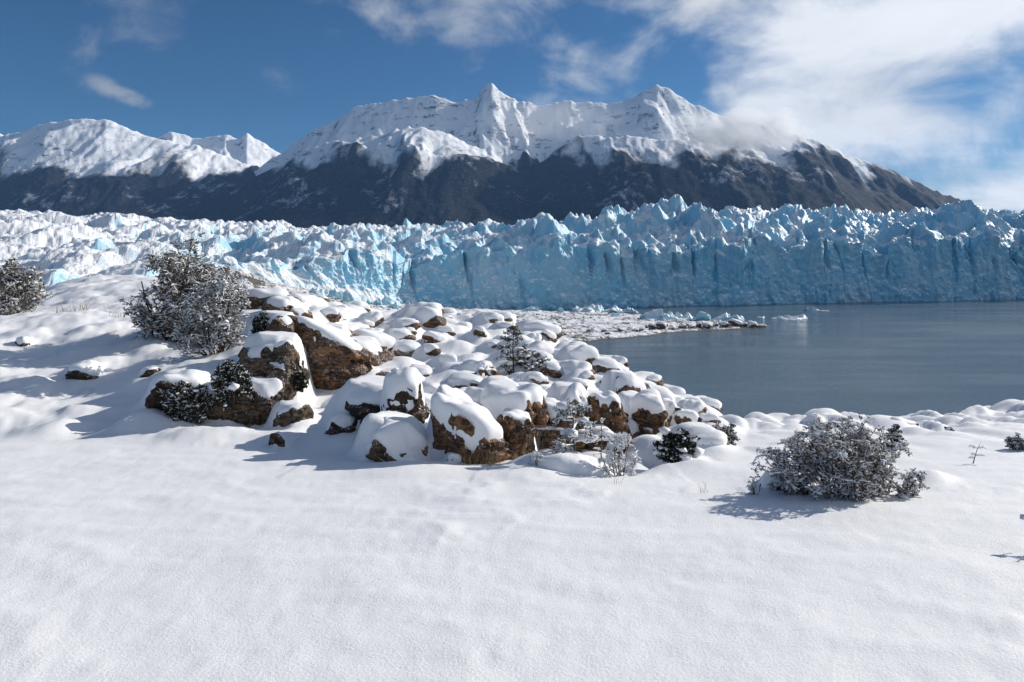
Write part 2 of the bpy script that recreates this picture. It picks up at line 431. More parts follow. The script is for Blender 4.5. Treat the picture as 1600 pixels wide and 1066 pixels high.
# ------------------------------------------------------------------ moraine shore
def shore_h(x, y):
    px = 800+F*x/y
    d_near = np.interp(px, [300, 700, 905, 1000, 1060, 1120, 1190, 1215], [150, 200, 252, 270, 283, 293, 305, 315])
    d_near = d_near + 4*perlin(x*0.05, y*0.05, seed=71) + 2.5*perlin(x*0.2, y*0.2, seed=72)
    d_far = np.interp(px, [300, 620, 760, 900, 1000, 1060, 1120, 1190, 1215], [420, 420, 400, 384, 362, 345, 330, 316, 315]) + 6*perlin(x*0.03, y*0.03, seed=73)
    e = np.minimum(y-d_near, d_far-y)
    z = np.clip(e*0.16, -2.5, 0.9)
    inl = sstep(3, 22, e)
    rise = np.interp(px, [350, 440, 500, 560, 640, 720, 800], [26, 17, 12.5, 8.0, 4.0, 1.2, 0])*sstep(230, 300, y)
    z = z + inl*(rise + 0.9*fbm(x*0.05, y*0.05, o=3, seed=74)*sstep(1100, 800, px))
    rub = ridged(x*0.16, y*0.12, o=4, seed=75)
    z = z + sstep(-1, 5, e)*(0.42*rub-0.35 + 0.42*np.abs(fbm(x*0.7, y*0.6, o=3, seed=76)))
    z = z + inl*sstep(760, 560, px)*1.4*(ridged(x*0.05, y*0.04, o=4, seed=79)-0.9)
    return z
def build_shore():
    m, t, p, o = newmat('snowy_moraine')
    nz, pos = normz(t)
    a = t.noise(pos, 0.55, 6, 0.7); b_ = t.noise(pos, 0.06, 4, 0.6); c_ = t.noise(pos, 1.9, 3, 0.7)
    sz = t.n('ShaderNodeSeparateXYZ'); t.t.links.new(pos, sz.inputs[0])
    f = t.ramp(t.math('ADD', t.math('ADD', nz, t.math('MULTIPLY', t.math('SUBTRACT', a, 0.5), 1.15)), t.math('MULTIPLY', t.math('SUBTRACT', b_, 0.5), 0.9)), 0.86, 1.0)
    f = t.math('MULTIPLY', f, t.ramp(sz.outputs[2], 0.12, 0.45))
    rock = t.mix(c_, (0.05, 0.045, 0.042), (0.15, 0.135, 0.12))
    setp(t, p, color=t.mix(f, rock, (0.84, 0.85, 0.87)), rough=0.8, spec=0.2, normal=bump(t, a, 0.7, 0.4))
    nr, nc = 170, 560
    pxs = np.linspace(300, 1240, nc); yy = np.linspace(140, 425, nr)
    Y = np.repeat(yy[:, None], nc, 1); X = (pxs[None, :]-800)/F*Y
    Z = shore_h(X.ravel(), Y.ravel())
    link('shore', mesh_from('shore', np.stack([X.ravel(), Y.ravel(), Z], 1), grid_faces(nr, nc), m), kind='structure')
build_shore()

# ------------------------------------------------------------------ glacier
GC = [-500, -200, 0, 150, 300, 420, 520, 600, 680, 760, 860, 1000, 1200, 1400, 1600, 1800, 2200]
GFRONT = [165, 180, 205, 235, 272, 312, 346, 372, 388, 396, 405, 432, 455, 481, 502, 525, 560]
GBASE = [14, 14, 15, 16, 17, 15, 10, 4, -2, -2, -2, -2, -2, -2, -2, -2, -2]
GCREST = [19, 20, 21, 23, 26, 31, 34, 36, 37, 37, 37, 41, 41, 42, 44, 46, 50]
GV = [0, 60, 130, 220, 350, 600, 1000, 1800, 2600]
GZ = {  # surface height behind the crest
 -500: [19, 26, 32, 40, 52, 78, 105, 135, 150], 0: [21, 26, 31, 40, 52, 80, 108, 145, 165], 300: [26, 31, 36, 43, 53, 74, 92, 120, 140],
 520: [34, 37, 41, 47, 55, 68, 82, 105, 125], 760: [37, 41, 46, 52, 57, 66, 77, 95, 110], 900: [37, 45, 52, 58, 62, 69, 80, 97, 112],
 1050: [41, 56, 66, 70, 74, 80, 90, 105, 120], 1200: [41, 52, 62, 70, 76, 86, 96, 112, 125], 1400: [42, 52, 61, 70, 77, 88, 98, 115, 130],
 1600: [44, 56, 67, 75, 81, 92, 104, 122, 138], 2200: [50, 62, 72, 82, 92, 105, 120, 140, 155]}
def build_glacier():
    nc = 1150; nf = 60; nt = 300
    px = np.linspace(-260, 1880, nc)
    dfr = np.interp(px, GC, GFRONT); zb = np.interp(px, GC, GBASE)
    # smooth plan line
    kk = np.ones(41)/41
    dfr = np.convolve(np.pad(dfr, 20, 'edge'), kk, 'valid')
    ray = np.stack([(px-800)/F, np.ones_like(px)], 1)                 # plan direction per unit depth
    front = ray*dfr[:, None]
    tang = np.gradient(front, axis=0); tang /= np.linalg.norm(tang, axis=1)[:, None]
    nrm = np.stack([tang[:, 1], -tang[:, 0]], 1)                       # towards the lake
    s = np.concatenate([[0], np.cumsum(np.linalg.norm(np.diff(front, axis=0), axis=1))])
    gz = np.array([np.interp(px, sorted(GZ), [GZ[k][i] for k in sorted(GZ)]) for i in range(len(GV))])   # nv x nc
    for i in range(len(gz)): gz[i] = np.convolve(np.pad(gz[i], 20, 'edge'), kk, 'valid')
    vv = 1500*(np.exp(np.linspace(0, 4.2, nt))-1)/(math.exp(4.2)-1)
    def surf(X, Y, v, zbase, PX):
        wx = X+6*perlin(X*0.03, Y*0.03, seed=101)+1.5*perlin(X*0.15, Y*0.15, seed=102)
        wy = Y+6*perlin(X*0.03, Y*0.03, seed=103)+1.5*perlin(X*0.15, Y*0.15, seed=104)
        big = cells(wx/36, wy/40, 105, 0.95, 2.6, 0.75)
        mid = cells(wx/14, wy/16, 106, 0.95, 2.8, 0.8)
        sml = cells(wx/5.2, wy/6.2, 107, 0.9, 2.4, 0.8)
        amp = np.interp(PX, [-300, 0, 150, 400, 700, 860, 1000, 1900], [0.7, 0.7, 0.8, .85, .85, 1.0, 1.05, 1.05])*np.interp(v, [0, 30, 250, 700, 1500], [0.7, 1.0, 1.05, 0.8, 0.65])
        soft = np.interp(PX, [-300, 60, 260, 420], [0.6, 0.6, 0.75, 1])
        h = 26*(big-0.14)*(0.9+0.5*perlin(X*0.012, Y*0.012, seed=140)) + 13*(mid-0.15)*soft + 5.2*(sml-0.15)*soft + 1.2*fbm(X*0.25, Y*0.25, o=3, seed=108)
        leftm = np.interp(PX, [-300, 250, 520, 700], [1.0, 1.0, 0.5, 0.0])
        huge = cells(wx/68, wy/64, 109, 1.0, 2.2, 0.7)
        h = h*(1-0.28*leftm) + 30*(huge-0.12)*leftm*np.interp(v, [0, 40, 150], [0.2, 0.7, 1.0])
        crv = ridged((v+14*perlin(X*0.02, Y*0.02, seed=151))/26.0, (X+0.3*Y)/75.0, o=2, seed=152)
        h = h - 9*sstep(1.05, 1.42, crv)*soft
        # named high points of the skyline
        for (qx, qd, hh, rr) in [(850, 470, 17, 17), (905, 500, 12, 11), (1050, 520, 10, 32), (1000, 500, 6, 24), (1210, 560, 10, 16), (1325, 560, 10, 14), (1490, 600, 10, 22), (60, 400, 10, 18), (160, 430, 12, 22), (390, 420, 9, 12), (430, 470, 8, 12), (310, 330, 7, 14), (445, 330, 5, 7)]:
            cx, cy = (qx-800)/F*qd, qd
            dd = np.sqrt((X-cx)**2+((Y-cy)*0.8)**2)
            h = h + hh*np.clip(1-dd/rr*(1+0.25*perlin(X*0.1, Y*0.1, seed=120)), 0, 1)
        return zbase + amp*h
    rows = []
    # top sheet
    Xt = front[None, :, 0] + 0*vv[:, None]; Yt = front[None, :, 1] + 0*vv[:, None]
    Xt = ray[None, :, 0]*(dfr[None, :]+vv[:, None]); Yt = dfr[None, :]+vv[:, None]
    Zt0 = np.array([[0]])
    Zt0 = np.stack([np.interp(vv, GV, gz[:, j]) for j in range(nc)], 1)
    Zt = surf(Xt.ravel(), Yt.ravel(), np.repeat(vv, nc), Zt0.ravel(), np.tile(px, nt)).reshape(nt, nc)
    # the first metres: blocks standing at the brink keep their height
    brink = Zt[0]
    # face: buttresses, slots, blocks
    tt = np.linspace(0, 1, nf)
    Sg = np.repeat(s[None, :], nf, 0); 
    Zf = zb[None, :] + tt[:, None]*(brink-zb)[None, :]
    ws = Sg + 2.5*perlin(Sg*0.05, Zf*0.06, seed=131)
    col1 = cells((ws/15).ravel(), (Zf/60+0.5*np.floor(ws/900)).ravel(), 132, 0.9, 1.2, 0.5).reshape(nf, nc)
    col2 = cells((ws/6).ravel(), (Zf/26).ravel(), 133, 0.8, 1.5, 0.5).reshape(nf, nc)
    blk = cells((ws/7).ravel(), (Zf/8).ravel(), 135, 0.7, 2.0, 0.7).reshape(nf, nc)
    sml = fbm((ws*0.35).ravel(), (Zf*0.3).ravel(), o=4, seed=136).reshape(nf, nc)
    slot = ridged((ws*0.06).ravel(), (Zf*0.010).ravel(), o=3, seed=137).reshape(nf, nc)
    upper = sstep(0.35, 0.95, tt)[:, None]
    strength = np.interp(px, [0, 300, 420, 800, 900, 1900], [1.0, 1.3, 1.25, 1.2, 0.9, 0.9])[None, :]
    disp = (7.0*col1*(0.35+0.9*upper) + 2.6*col2*(0.4+0.8*upper) + 2.0*blk + 0.9*sml)*strength
    disp = disp - 6.5*sstep(1.22, 1.5, slot+0.22*perlin(ws.ravel()*0.03, Zf.ravel()*0.03, seed=150).reshape(nf, nc))*(0.2+upper)
    # big embayments of the plan
    disp = disp + 7*perlin(Sg.ravel()*0.018, Zf.ravel()*0.004, seed=139).reshape(nf, nc)*(0.6+0.4*upper)
    lean = np.interp(px, [-300, 200, 420, 520, 900], [26, 24, 15, 7, 2.5])[None, :]
    disp = disp - lean*tt[:, None] + lean[:, :]*0.5
    toe = np.interp(px, [0, 300, 440, 560, 680, 800], [8, 8, 14, 7, 3, 1.5])[None, :]
    disp = disp + toe*(1-sstep(0, 0.35, tt))[:, None]*(0.6+0.5*blk)
    Xf = front[None, :, 0] + nrm[None, :, 0]*disp; Yf = front[None, :, 1] + nrm[None, :, 1]*disp
    # carry the brink displacement a little way back so face and top join
    fade = np.exp(-vv/22)[:, None]
    Xt = Xt + nrm[None, :, 0]*disp[-1][None, :]*fade; Yt = Yt + nrm[None, :, 1]*disp[-1][None, :]*fade
    X = np.concatenate([Xf[:-1], Xt]); Y = np.concatenate([Yf[:-1], Yt]); Z = np.concatenate([Zf[:-1], Zt])
    V = np.stack([X.ravel(), Y.ravel(), Z.ravel()], 1)
    m, t, p, o = newmat('glacier_ice')
    nz, pos = normz(t)
    a = t.noise(pos, 0.035, 4, 0.6); b_ = t.noise(pos, 0.22, 6, 0.65); c_ = t.noise(t.mapping(pos, (1, 1, 0.25)), 0.5, 5, 0.6)
    f = t.ramp(t.math('ADD', nz, t.math('MULTIPLY', t.math('SUBTRACT', b_, 0.5), 0.24)), 0.44, 0.68)
    ice = t.mix(t.ramp(a, 0.35, 0.65), (0.38, 0.60, 0.73), (0.22, 0.54, 0.73))
    ice = t.mix(t.ramp(c_, 0.45, 0.70, 0, 0.55), ice, (0.43, 0.59, 0.68))
    # dirty and frosted bands
    ice = t.mix(t.ramp(t.noise(t.mapping(pos, (0.3, 0.3, 3)), 0.12, 5, 0.7), 0.55, 0.72, 0, 0.35), ice, (0.36, 0.46, 0.52))
    nb = bump(t, b_, 0.6, 1.2); nb = bump(t, c_, 0.6, 0.8, nb); nb = bump(t, t.noise(pos, 1.6, 4, 0.65), 0.5, 0.35, nb)
    setp(t, p, color=t.mix(f, ice, (0.83, 0.85, 0.87)), rough=0.45, spec=0.35, normal=nb)
    Fc = grid_faces(X.shape[0], nc)
    link('glacier', mesh_from('glacier', V, Fc, m, False), kind='structure')
    return m
ICE = build_glacier()

# ------------------------------------------------------------------ mountains
def build_mountain(name, px0, px1, nc, d0, d1, nr, layers, seed, snowline, amp=1.0):
    px = np.linspace(px0, px1, nc); d = np.linspace(d0, d1, nr)
    D_ = np.repeat(d[:, None], nc, 1); PX = np.repeat(px[None, :], nr, 0); X = (PX-800)/F*D_
    xr, dr = X.ravel(), D_.ravel()
    wxx = xr+260*fbm(xr/1500, dr/1500, o=3, seed=seed+1); wyy = dr+260*fbm(xr/1500, dr/1500, o=3, seed=seed+2)
    Z = np.full(xr.shape, -50.0); prox = np.zeros(xr.shape)
    for (prof, dc, foot, back, expo, dvar) in layers:
        pk = [q[0] for q in prof]; pv = [q[1] for q in prof]
        pxx = 800+F*xr/dr
        dcl = dc + np.interp(pxx, [q[0] for q in dvar], [q[1] for q in dvar]) if dvar else dc+0*pxx
        zc = (400-np.interp(pxx, pk, pv))/F*dcl
        tfr = (dr-foot)/(dcl-foot)
        g = np.where(tfr < 1, np.clip(tfr, 0, 1)**expo, np.clip(1-(dr-dcl)/back, -0.2, 1))
        zz = zc*g
        pr = np.exp(-((dr-dcl)/330.0)**2)
        prox = np.where(zz > Z, pr, prox); Z = smax(Z, zz, 25)
    hN = np.clip(Z/1500, 0, 1.2)
    r1 = ridged(wxx/1250, wyy/1900, o=6, seed=seed+3) - 1.05
    r2 = ridged(wxx/420, wyy/1500, o=5, seed=seed+5) - 1.05
    r3 = ridged(wxx/760+0.15*wyy/2600, wyy/2700, o=4, seed=seed+21) - 1.05
    r4 = ridged(wxx/170, wyy/420, o=4, seed=seed+23) - 1.05
    Z = Z + (1-0.75*prox)*amp*(105*r1*np.clip(hN*2.2, 0, 1) + 120*r3*np.clip((hN-0.22)*2, 0.12, 1) + 50*r2*np.clip(hN*2, 0, 1)) + amp*20*r4*np.clip(hN*1.5-0.2, 0, 1) + 11*fbm(xr/90, dr/90, o=3, seed=seed+7)*np.clip(hN*2, 0, 1)
    line = Z - 190*r2 - 120*r1 - 150*r3 + 90*fbm(xr/700, dr/700, o=3, seed=seed+11)
    V = np.stack([xr, dr, Z+0], 1)
    m, t, p, o = newmat(name+'_rock_forest_snow')
    nz, pos = normz(t)
    sz = t.n('ShaderNodeSeparateXYZ'); t.t.links.new(pos, sz.inputs[0])
    n1 = t.noise(pos, 0.0016, 6, 0.62); n2 = t.noise(t.mapping(pos, (1, 0.5, 0.35)), 0.012, 5, 0.65); n3 = t.noise(pos, 0.045, 3, 0.7)
    at_ = t.n('ShaderNodeAttribute', attribute_name='snow_height')
    hgt = t.math('ADD', at_.outputs['Fac'], t.math('ADD', t.math('MULTIPLY', t.math('SUBTRACT', n1, 0.5), 300), t.math('MULTIPLY', t.math('SUBTRACT', n2, 0.5), 230)))
    sn = t.ramp(hgt, snowline-75, snowline+85)
    # bare rock on the steepest steps, above the tree line
    steep = t.ramp(t.math('ADD', nz, t.math('MULTIPLY', t.math('SUBTRACT', n2, 0.5), 0.9)), 0.30, 0.56)
    sn = t.math('MULTIPLY', sn, steep)
    # bands of bare strata on the steeper snow faces
    st = t.ramp(t.noise(t.mapping(pos, (1, 1, 2.6), (0.22, 0.25, 0)), 0.0058, 7, 0.72), 0.55, 0.63)
    st = t.math('MULTIPLY', st, t.ramp(nz, 0.86, 0.68))
    sn = t.math('MULTIPLY', sn, t.math('SUBTRACT', 1.0, t.math('MULTIPLY', st, 0.85)))
    # snow lying in gullies and clearings of the forest
    gul = t.math('MULTIPLY', t.ramp(n1, 0.50, 0.62), t.ramp(n2, 0.49, 0.61))
    gul = t.math('MULTIPLY', gul, t.ramp(n3, 0.38, 0.62, 0.15, 0.75))
    dust = t.ramp(n3, 0.56, 0.74, 0.0, 0.20)
    low = t.math('MAXIMUM', gul, dust)
    forest = t.mix(t.ramp(n2, 0.4, 0.65), (0.010, 0.012, 0.015), (0.022, 0.021, 0.023))
    c = t.mix(t.math('MULTIPLY', low, t.ramp(sz.outputs[2], 60, 260, 0.5, 1.0)), forest, (0.62, 0.65, 0.70))
    c = t.mix(sn, c, (0.84, 0.855, 0.87))
    setp(t, p, color=c, rough=0.9, spec=0.05, normal=bump(t, n2, 0.6, 18, bump(t, n3, 0.5, 9)))
    me = mesh_from(name, V, grid_faces(nr, nc), m)
    me.attributes.new('snow_height', 'FLOAT', 'POINT').data.foreach_set('value', line.astype(np.float32))
    return link(name, me, kind='structure')
main_front = [(150,400),(250,345),(300,322),(340,303),(370,289),(430,252),(500,222),(560,212),(620,198),(660,194),(700,203),(735,220),(780,240),(825,257),(850,244),(890,214),(940,206),(1000,203),(1050,208),(1100,218),(1150,214),(1200,206),(1250,207),(1300,222),(1350,242),(1400,263),(1450,286),(1500,309),(1540,326),(1600,350),(1700,398),(1800,400)]
main_back = [(300,400),(370,286),(430,238),(470,206),(520,181),(570,161),(620,148),(650,141),(680,139),(710,146),(742,148),(756,134),(768,127),(780,141),(800,152),(850,158),(885,151),(930,154),(975,157),(990,148),(1005,133),(1027,123),(1052,137),(1085,156),(1105,168),(1140,181),(1200,192),(1250,206),(1300,226),(1350,250),(1400,280),(1500,330),(1600,390),(1700,400)]
build_mountain('mountain', 150, 1760, 800, 4300, 9000, 200, [
    (main_front, 6500, 4400, 1900, 1.12, [(300, 600), (500, 500), (660, 300), (830, 500), (950, -100), (1100, 0), (1250, 300), (1500, 800)]),
    (main_back, 7900, 5100, 2200, 1.4, None)], 200, 960)
left_prof = [(-500,260),(-200,235),(-60,200),(0,205),(40,198),(70,187),(110,181),(165,182),(200,194),(240,208),(300,224),(350,238),(420,262),(520,330),(620,400)]
left_back = [(-400,330),(-60,215),(-20,196),(0,202),(40,225),(180,260),(240,212),(268,201),(300,210),(330,207),(352,204),(372,211),(385,201),(402,212),(430,232),(470,252),(540,300),(600,400)]
build_mountain('mountain', -420, 640, 520, 5200, 10800, 150, [
    (left_prof, 8200, 5400, 2400, 1.2, None), (left_back, 9800, 6400, 2500, 1.4, None)], 300, 985, 0.8)

# ------------------------------------------------------------------ boulders with snow pillows
NTH = lambda k: f"{k}{'th' if 10 <= k % 100 <= 20 else {1: 'st', 2: 'nd', 3: 'rd'}.get(k % 10, 'th')}"
ICO = {}
def ico(sub):
    if sub not in ICO:
        bm = bmesh.new(); bmesh.ops.create_icosphere(bm, subdivisions=sub, radius=1.0)
        V = np.array([v.co[:] for v in bm.verts]); Fc = np.array([[v.index for v in f.verts] for f in bm.faces])
        E = np.array([[v.index for v in e.verts] for e in bm.edges]); bm.free()
        ICO[sub] = (V, Fc, E)
    return ICO[sub]
def vnormals(V, Fc):
    n = np.cross(V[Fc[:, 1]]-V[Fc[:, 0]], V[Fc[:, 2]]-V[Fc[:, 0]]); N = np.zeros_like(V)
    for k in range(3): np.add.at(N, Fc[:, k], n)
    return N/(np.linalg.norm(N, axis=1)[:, None]+1e-9)
def lap(A, E, n, lam=0.6):
    cnt = np.zeros(len(A)); np.add.at(cnt, E[:, 0], 1); np.add.at(cnt, E[:, 1], 1)
    for _ in range(n):
        Sm = np.zeros_like(A); np.add.at(Sm, E[:, 0], A[E[:, 1]]); np.add.at(Sm, E[:, 1], A[E[:, 0]])
        A = A + lam*(Sm/(cnt if A.ndim == 1 else cnt[:, None])-A)
    return A
def rock_shape(sub, dims, seed, nplanes=11, tilt=(0, 0, 0), rough=0.07, shear=0.0):
    rng = np.random.RandomState(seed)
    D0, Fc, E = ico(sub)
    N = rng.normal(size=(nplanes, 3)); N /= np.linalg.norm(N, axis=1)[:, None]
    # two bedding planes keep slabs flat-topped
    N = np.concatenate([N, [[0.05, 0.02, 1], [-0.03, 0.06, -1]]]); h = np.concatenate([rng.uniform(0.60, 1.0, nplanes), [0.80, 0.85]])
    q = np.maximum(D0 @ N.T, 1e-3)/h[None, :]
    r = 1.0/(np.sum(q**34, axis=1)**(1/34.0))
    r = np.clip(r, 0.4, 1.25)
    P = D0*r[:, None]
    # ledges and broken edges
    o = rng.uniform(0, 50, 3)
    P = P*(1+rough*1.3*fbm(P[:, 0]*1.7+o[0], P[:, 1]*1.7+o[1], P[:, 2]*1.7+o[2], 3, seed)[:, None])
    led = P[:, 2]*5.5+0.9*P[:, 0]+0.7*perlin(P[:, 0]*2+o[0], P[:, 1]*2, P[:, 2]*2, seed+3)
    side = np.sqrt(np.clip(1-D0[:, 2]**2, 0, 1))
    step = np.abs((led % 1.0)-0.5)*2
    P[:, :2] *= (1+rough*0.75*(sstep(0.1, 0.35, step)-0.6)*side)[:, None]
    cp = rng.uniform(-1, 1, (26, 3))*np.array([1, 1, 0.9]); wv = P+0.10*np.stack([perlin(P[:, 0]*3+o[0], P[:, 1]*3, P[:, 2]*3, seed+40+k) for k in range(3)], 1)
    dd = np.sqrt((((wv[:, None, :]-cp[None])*np.array([1, 1, 1.6]))**2).sum(2)); ds = np.sort(dd, 1); cid = dd.argmin(1)
    off = rng.uniform(-0.09, 0.07, 26)
    P = P*(1+(off[cid]-0.10*(1-sstep(0.0, 0.07, ds[:, 1]-ds[:, 0])))*side*rough/0.07)[:, None]
    v = ridged(P[:, 0]*2.6+o[1], P[:, 1]*2.6+o[2], P[:, 2]*2.6+o[0], 4, seed+9)-1.0
    P = P*(1-rough*0.6*v[:, None]*side[:, None])
    P[:, 2] -= shear*P[:, 0]*sstep(-0.5, 0.4, P[:, 2])
    P = P*np.array(dims)[None, :]
    R = np.array(Matrix.Rotation(tilt[2], 3, 'Z') @ Matrix.Rotation(tilt[1], 3, 'Y') @ Matrix.Rotation(tilt[0], 3, 'X'))
    return P @ R.T, D0 @ R.T, Fc, E
def snow_cap(P, Fc, E, seed, T, cover=0.42, lean=(-0.35, 0.35), smooth=10, over=0.18, zb=0.25):
    """closed pillow: lies T thick on the upper faces, tucked inside the rock elsewhere"""
    rng = np.random.RandomState(seed+77); o = rng.uniform(0, 50, 3)
    Ps = lap(P, E, smooth); N = vnormals(Ps, Fc)
    sc = 1.0/max(np.abs(P).max(), 1e-3)
    Q = P*sc
    m = N[:, 2] + lean[0]*N[:, 0]*0.6 + lean[1]*N[:, 1]*0.6 + 0.22*fbm(Q[:, 0]*2.2+o[0], Q[:, 1]*2.2+o[1], Q[:, 2]*2.2+o[2], 4, seed+21)
    m = m + zb*Q[:, 2]/max(np.abs(Q[:, 2]).max(), 1e-3) + 0.16*fbm(Q[:, 0]*6+o[1], Q[:, 1]*6+o[2], Q[:, 2]*6, 3, seed+25)
    m = sstep(cover-0.14, cover+0.26, m)
    m = lap(m, E, 2)
    th = np.sqrt(np.clip(m, 0, 1))
    lump = 1+0.42*fbm(Q[:, 0]*1.6+o[2], Q[:, 1]*1.6+o[0], Q[:, 2]*1.6, 3, seed+31)
    hor = N.copy(); hor[:, 2] = 0
    C = Ps*(0.86+0.14*th)[:, None]
    C[:, 2] += T*th*lump; C += hor*(T*over*th)[:, None]
    C = lap(C, E, 2, 0.5)
    return C
def boulder(px, d, dims, zoff, seed, label, group=None, sub=4, mat=0, T=0.12, cover=0.42, lean=(-0.35, 0.35), tilt=(0, 0, 0), rough=0.075, pos=None, over=0.18, nplanes=11, cat='boulder', shear=0.0, zb=0.25):
    if pos is None:
        x = (px-800)/F*d; pos = (x, d, gh(x, d)+zoff)
    P, D0, Fc, E = rock_shape(sub, dims, seed, nplanes, tilt, rough, shear)
    root = bpy.data.objects.new('boulder', mesh_from('boulder', P, Fc, ROCKS[mat], False))
    col.objects.link(root); root.location = pos
    tag(root, label, cat, group)
    if T > 0:
        C = snow_cap(P, Fc, E, seed, T, cover, lean, over=over, zb=zb)
        link('snow_cap', mesh_from('snow_cap', C, Fc, CAPSNOW, True), root)
    return root
def hero(x0, y0, x1, y1, d, label, seed, depth=0.8, T=0.14, sink=0.12, **kw):
    """boulder that spans x0..x1, y0..y1 (photo px) when its centre stands d metres off; T = snow depth on top"""
    if kw.pop('fit', False):       # lone stones stand where the slope itself meets that line of sight
        for q in np.arange(8.0, 32.0, 0.1):
            if 400-(gh(((x0+x1)/2-800)/F*q, q)-CAMZ)/q*F <= y1: d = float(q); break
    wx = (x1-x0)/F*d; hz = (y1-y0)/F*d-T
    c = wpos((x0+x1)/2, y1, d); sy = wx/2*depth
    top = c[2]+hz
    foot = c[2]-sink-0.10*hz
    hh = top-foot
    # the snow surface meets the rock along its visible lower edge, and climbs to its top behind and to the left
    DRAPE.append((c[0], d-0.4*sy, c[2]+0.01, wx*1.15, wx*1.15, sy*2.0+0.25, sy*2.0, 0.45, 0.04, 0.0))
    bank = kw.pop('bank', 1.0); slope = kw.pop('slope', 0.12)
    if bank: DRAPE.append((c[0]-0.02*wx, d+0.35*sy, top-0.02+0.35*T, wx*0.95*bank, wx*0.56, sy*1.15, sy*3.2, 0.42, 0.06, slope))
    return boulder(0, 0, (wx/2/0.90, wx/2*depth/0.90, hh/2/0.84), 0, seed, label, T=T*0.75, pos=(c[0], d, foot+hh/2), **kw)

H = hero
H(662, 612, 784, 742, 9.9, 'big dark brown boulder under a thick slanting snow slab, tall grass at its foot', 5, 0.85, 0.26, tilt=(0.1, 0.2, 0.2), shear=0.34, slope=0.7, bank=0.62, sub=5, mat=0, cover=0.22, lean=(-0.15, -0.3), zb=0.5, rough=0.08)
H(563, 652, 686, 730, 9.7, 'low flat boulder with rusty streaks and a smooth snow slab, at the snowfield edge', 12, 0.8, 0.17, tilt=(0.05, 0.15, -0.1), shear=0.3, slope=0.35, bank=0.8, sub=5, mat=0, cover=0.34, lean=(-0.3, 0.2))
H(604, 572, 672, 668, 10.9, 'upright boulder buried in snow, dark cleft between it and the big boulder', 23, 1.0, 0.22, sub=5, mat=2, cover=0.02, lean=(-0.7, -0.1))
H(530, 590, 640, 665, 11.6, 'wide snow-buried boulder with one dark slit, left of the buried upright boulder', 31, 0.9, 0.18, sub=4, mat=2, cover=0.12, lean=(-0.5, 0.0))
H(514, 640, 556, 684, 11.3, 'small snow-covered boulder with dark wedge face, left of the low flat boulder', 37, 0.9, 0.13, sub=4, mat=2, cover=0.22, lean=(-0.6, 0.2))
# rock outcrop on the left
H(246, 574, 335, 668, 13.6, 'dark mossy outcrop block under hanging shrub and broad snow pillow', 41, 0.9, 0.20, sub=5, mat=2, cover=0.55, lean=(0.0, 0.5), rough=0.09)
H(316, 596, 392, 668, 13.4, 'tan cracked outcrop block below the snow-laden green shrub', 43, 0.8, 0.10, sub=5, mat=1, cover=0.60, lean=(0, .5), rough=0.09)
H(368, 590, 440, 662, 13.6, 'grey brown outcrop block with snow tongue down its right side', 47, 0.8, 0.11, sub=5, mat=1, cover=0.50, lean=(0.2, 0.4), rough=0.08)
H(388, 520, 484, 648, 14.6, 'tall brown outcrop block with dark slab edge above the snow hollow', 53, 0.8, 0.10, tilt=(0, 0.25, 0), sub=5, mat=1, cover=0.55, lean=(-.2, 0.5), rough=0.08)
H(428, 628, 477, 672, 12.9, 'small brown block with pointed snow cap at the foot of the outcrop', 59, 0.8, 0.06, sub=4, mat=1, cover=0.50, lean=(-.3, 0.4))
H(398, 484, 470, 560, 16.2, 'dark jagged rock on the ridge behind the outcrop, half under snow', 61, 0.8, 0.12, sub=4, mat=1, cover=0.42, tilt=(0, 0.4, 0), rough=0.09)
H(424, 508, 580, 606, 16.3, 'long rusty brown rock face under a continuous snow lip', 67, 0.55, 0.13, tilt=(0.05, 0.12, 0.1), shear=0.38, slope=0.42, bank=0.75, sub=5, mat=0, cover=0.50, lean=(-0.2, 0.5), rough=0.08)
H(494, 504, 552, 564, 18.4, 'pointed tan boulder beside the long rusty rock face, upper of two', 71, 0.9, 0.13, sub=4, mat=0, cover=0.46, lean=(-.3, 0.4))
H(536, 526, 600, 570, 17.6, 'rounded orange boulder beside the long rusty rock face, lower of two', 73, 0.9, 0.12, sub=4, mat=0, cover=0.46, lean=(-.3, 0.4))
H(420, 458, 464, 506, 20.0, 'brown block high on the ridge right of the big shrub', 79, 0.9, 0.16, sub=4, mat=0, cover=0.42, lean=(-.5, 0.4))
H(452, 480, 482, 506, 19.6, 'round brown stone against the block high on the ridge', 83, 0.9, 0.06, sub=4, mat=0, cover=0.55)
H(376, 446, 440, 482, 21.5, 'snow-domed boulder on the ridge crest right of the big shrub', 89, 1.0, 0.26, sub=4, mat=1, cover=0.20)
# cliff of blocks right of centre
H(752, 592, 838, 700, 11.0, 'snow-sheathed boulder right of the big dark boulder, face hidden by a white apron', 97, 0.9, 0.20, sub=5, mat=0, cover=0.20, lean=(-0.6, 0.0))
H(782, 640, 842, 736, 10.3, 'orange brown boulder standing right of the big dark boulder', 101, 0.9, 0.08, sub=5, mat=0, cover=0.55, rough=0.09)
H(826, 622, 900, 728, 11.2, 'tall reddish cliff block behind the snowy beech sapling', 103, 0.8, 0.12, sub=5, mat=0, cover=0.52, rough=0.1)
H(866, 596, 932, 700, 12.0, 'grey topped cliff block with rusty side, top of the knoll face', 107, 0.9, 0.15, sub=5, mat=1, cover=0.45, lean=(-.2, .4), rough=0.09)
H(908, 608, 976, 712, 12.2, 'reddish cliff block with sharp right edge and snow shelf', 109, 0.8, 0.15, sub=5, mat=0, cover=0.48, lean=(-.2, .4), rough=0.09)
H(884, 664, 982, 738, 11.4, 'low dark ledge block behind the frosted leafless bush', 113, 0.7, 0.08, sub=5, mat=0, cover=0.55, rough=0.09, tilt=(0, 0.15, 0))
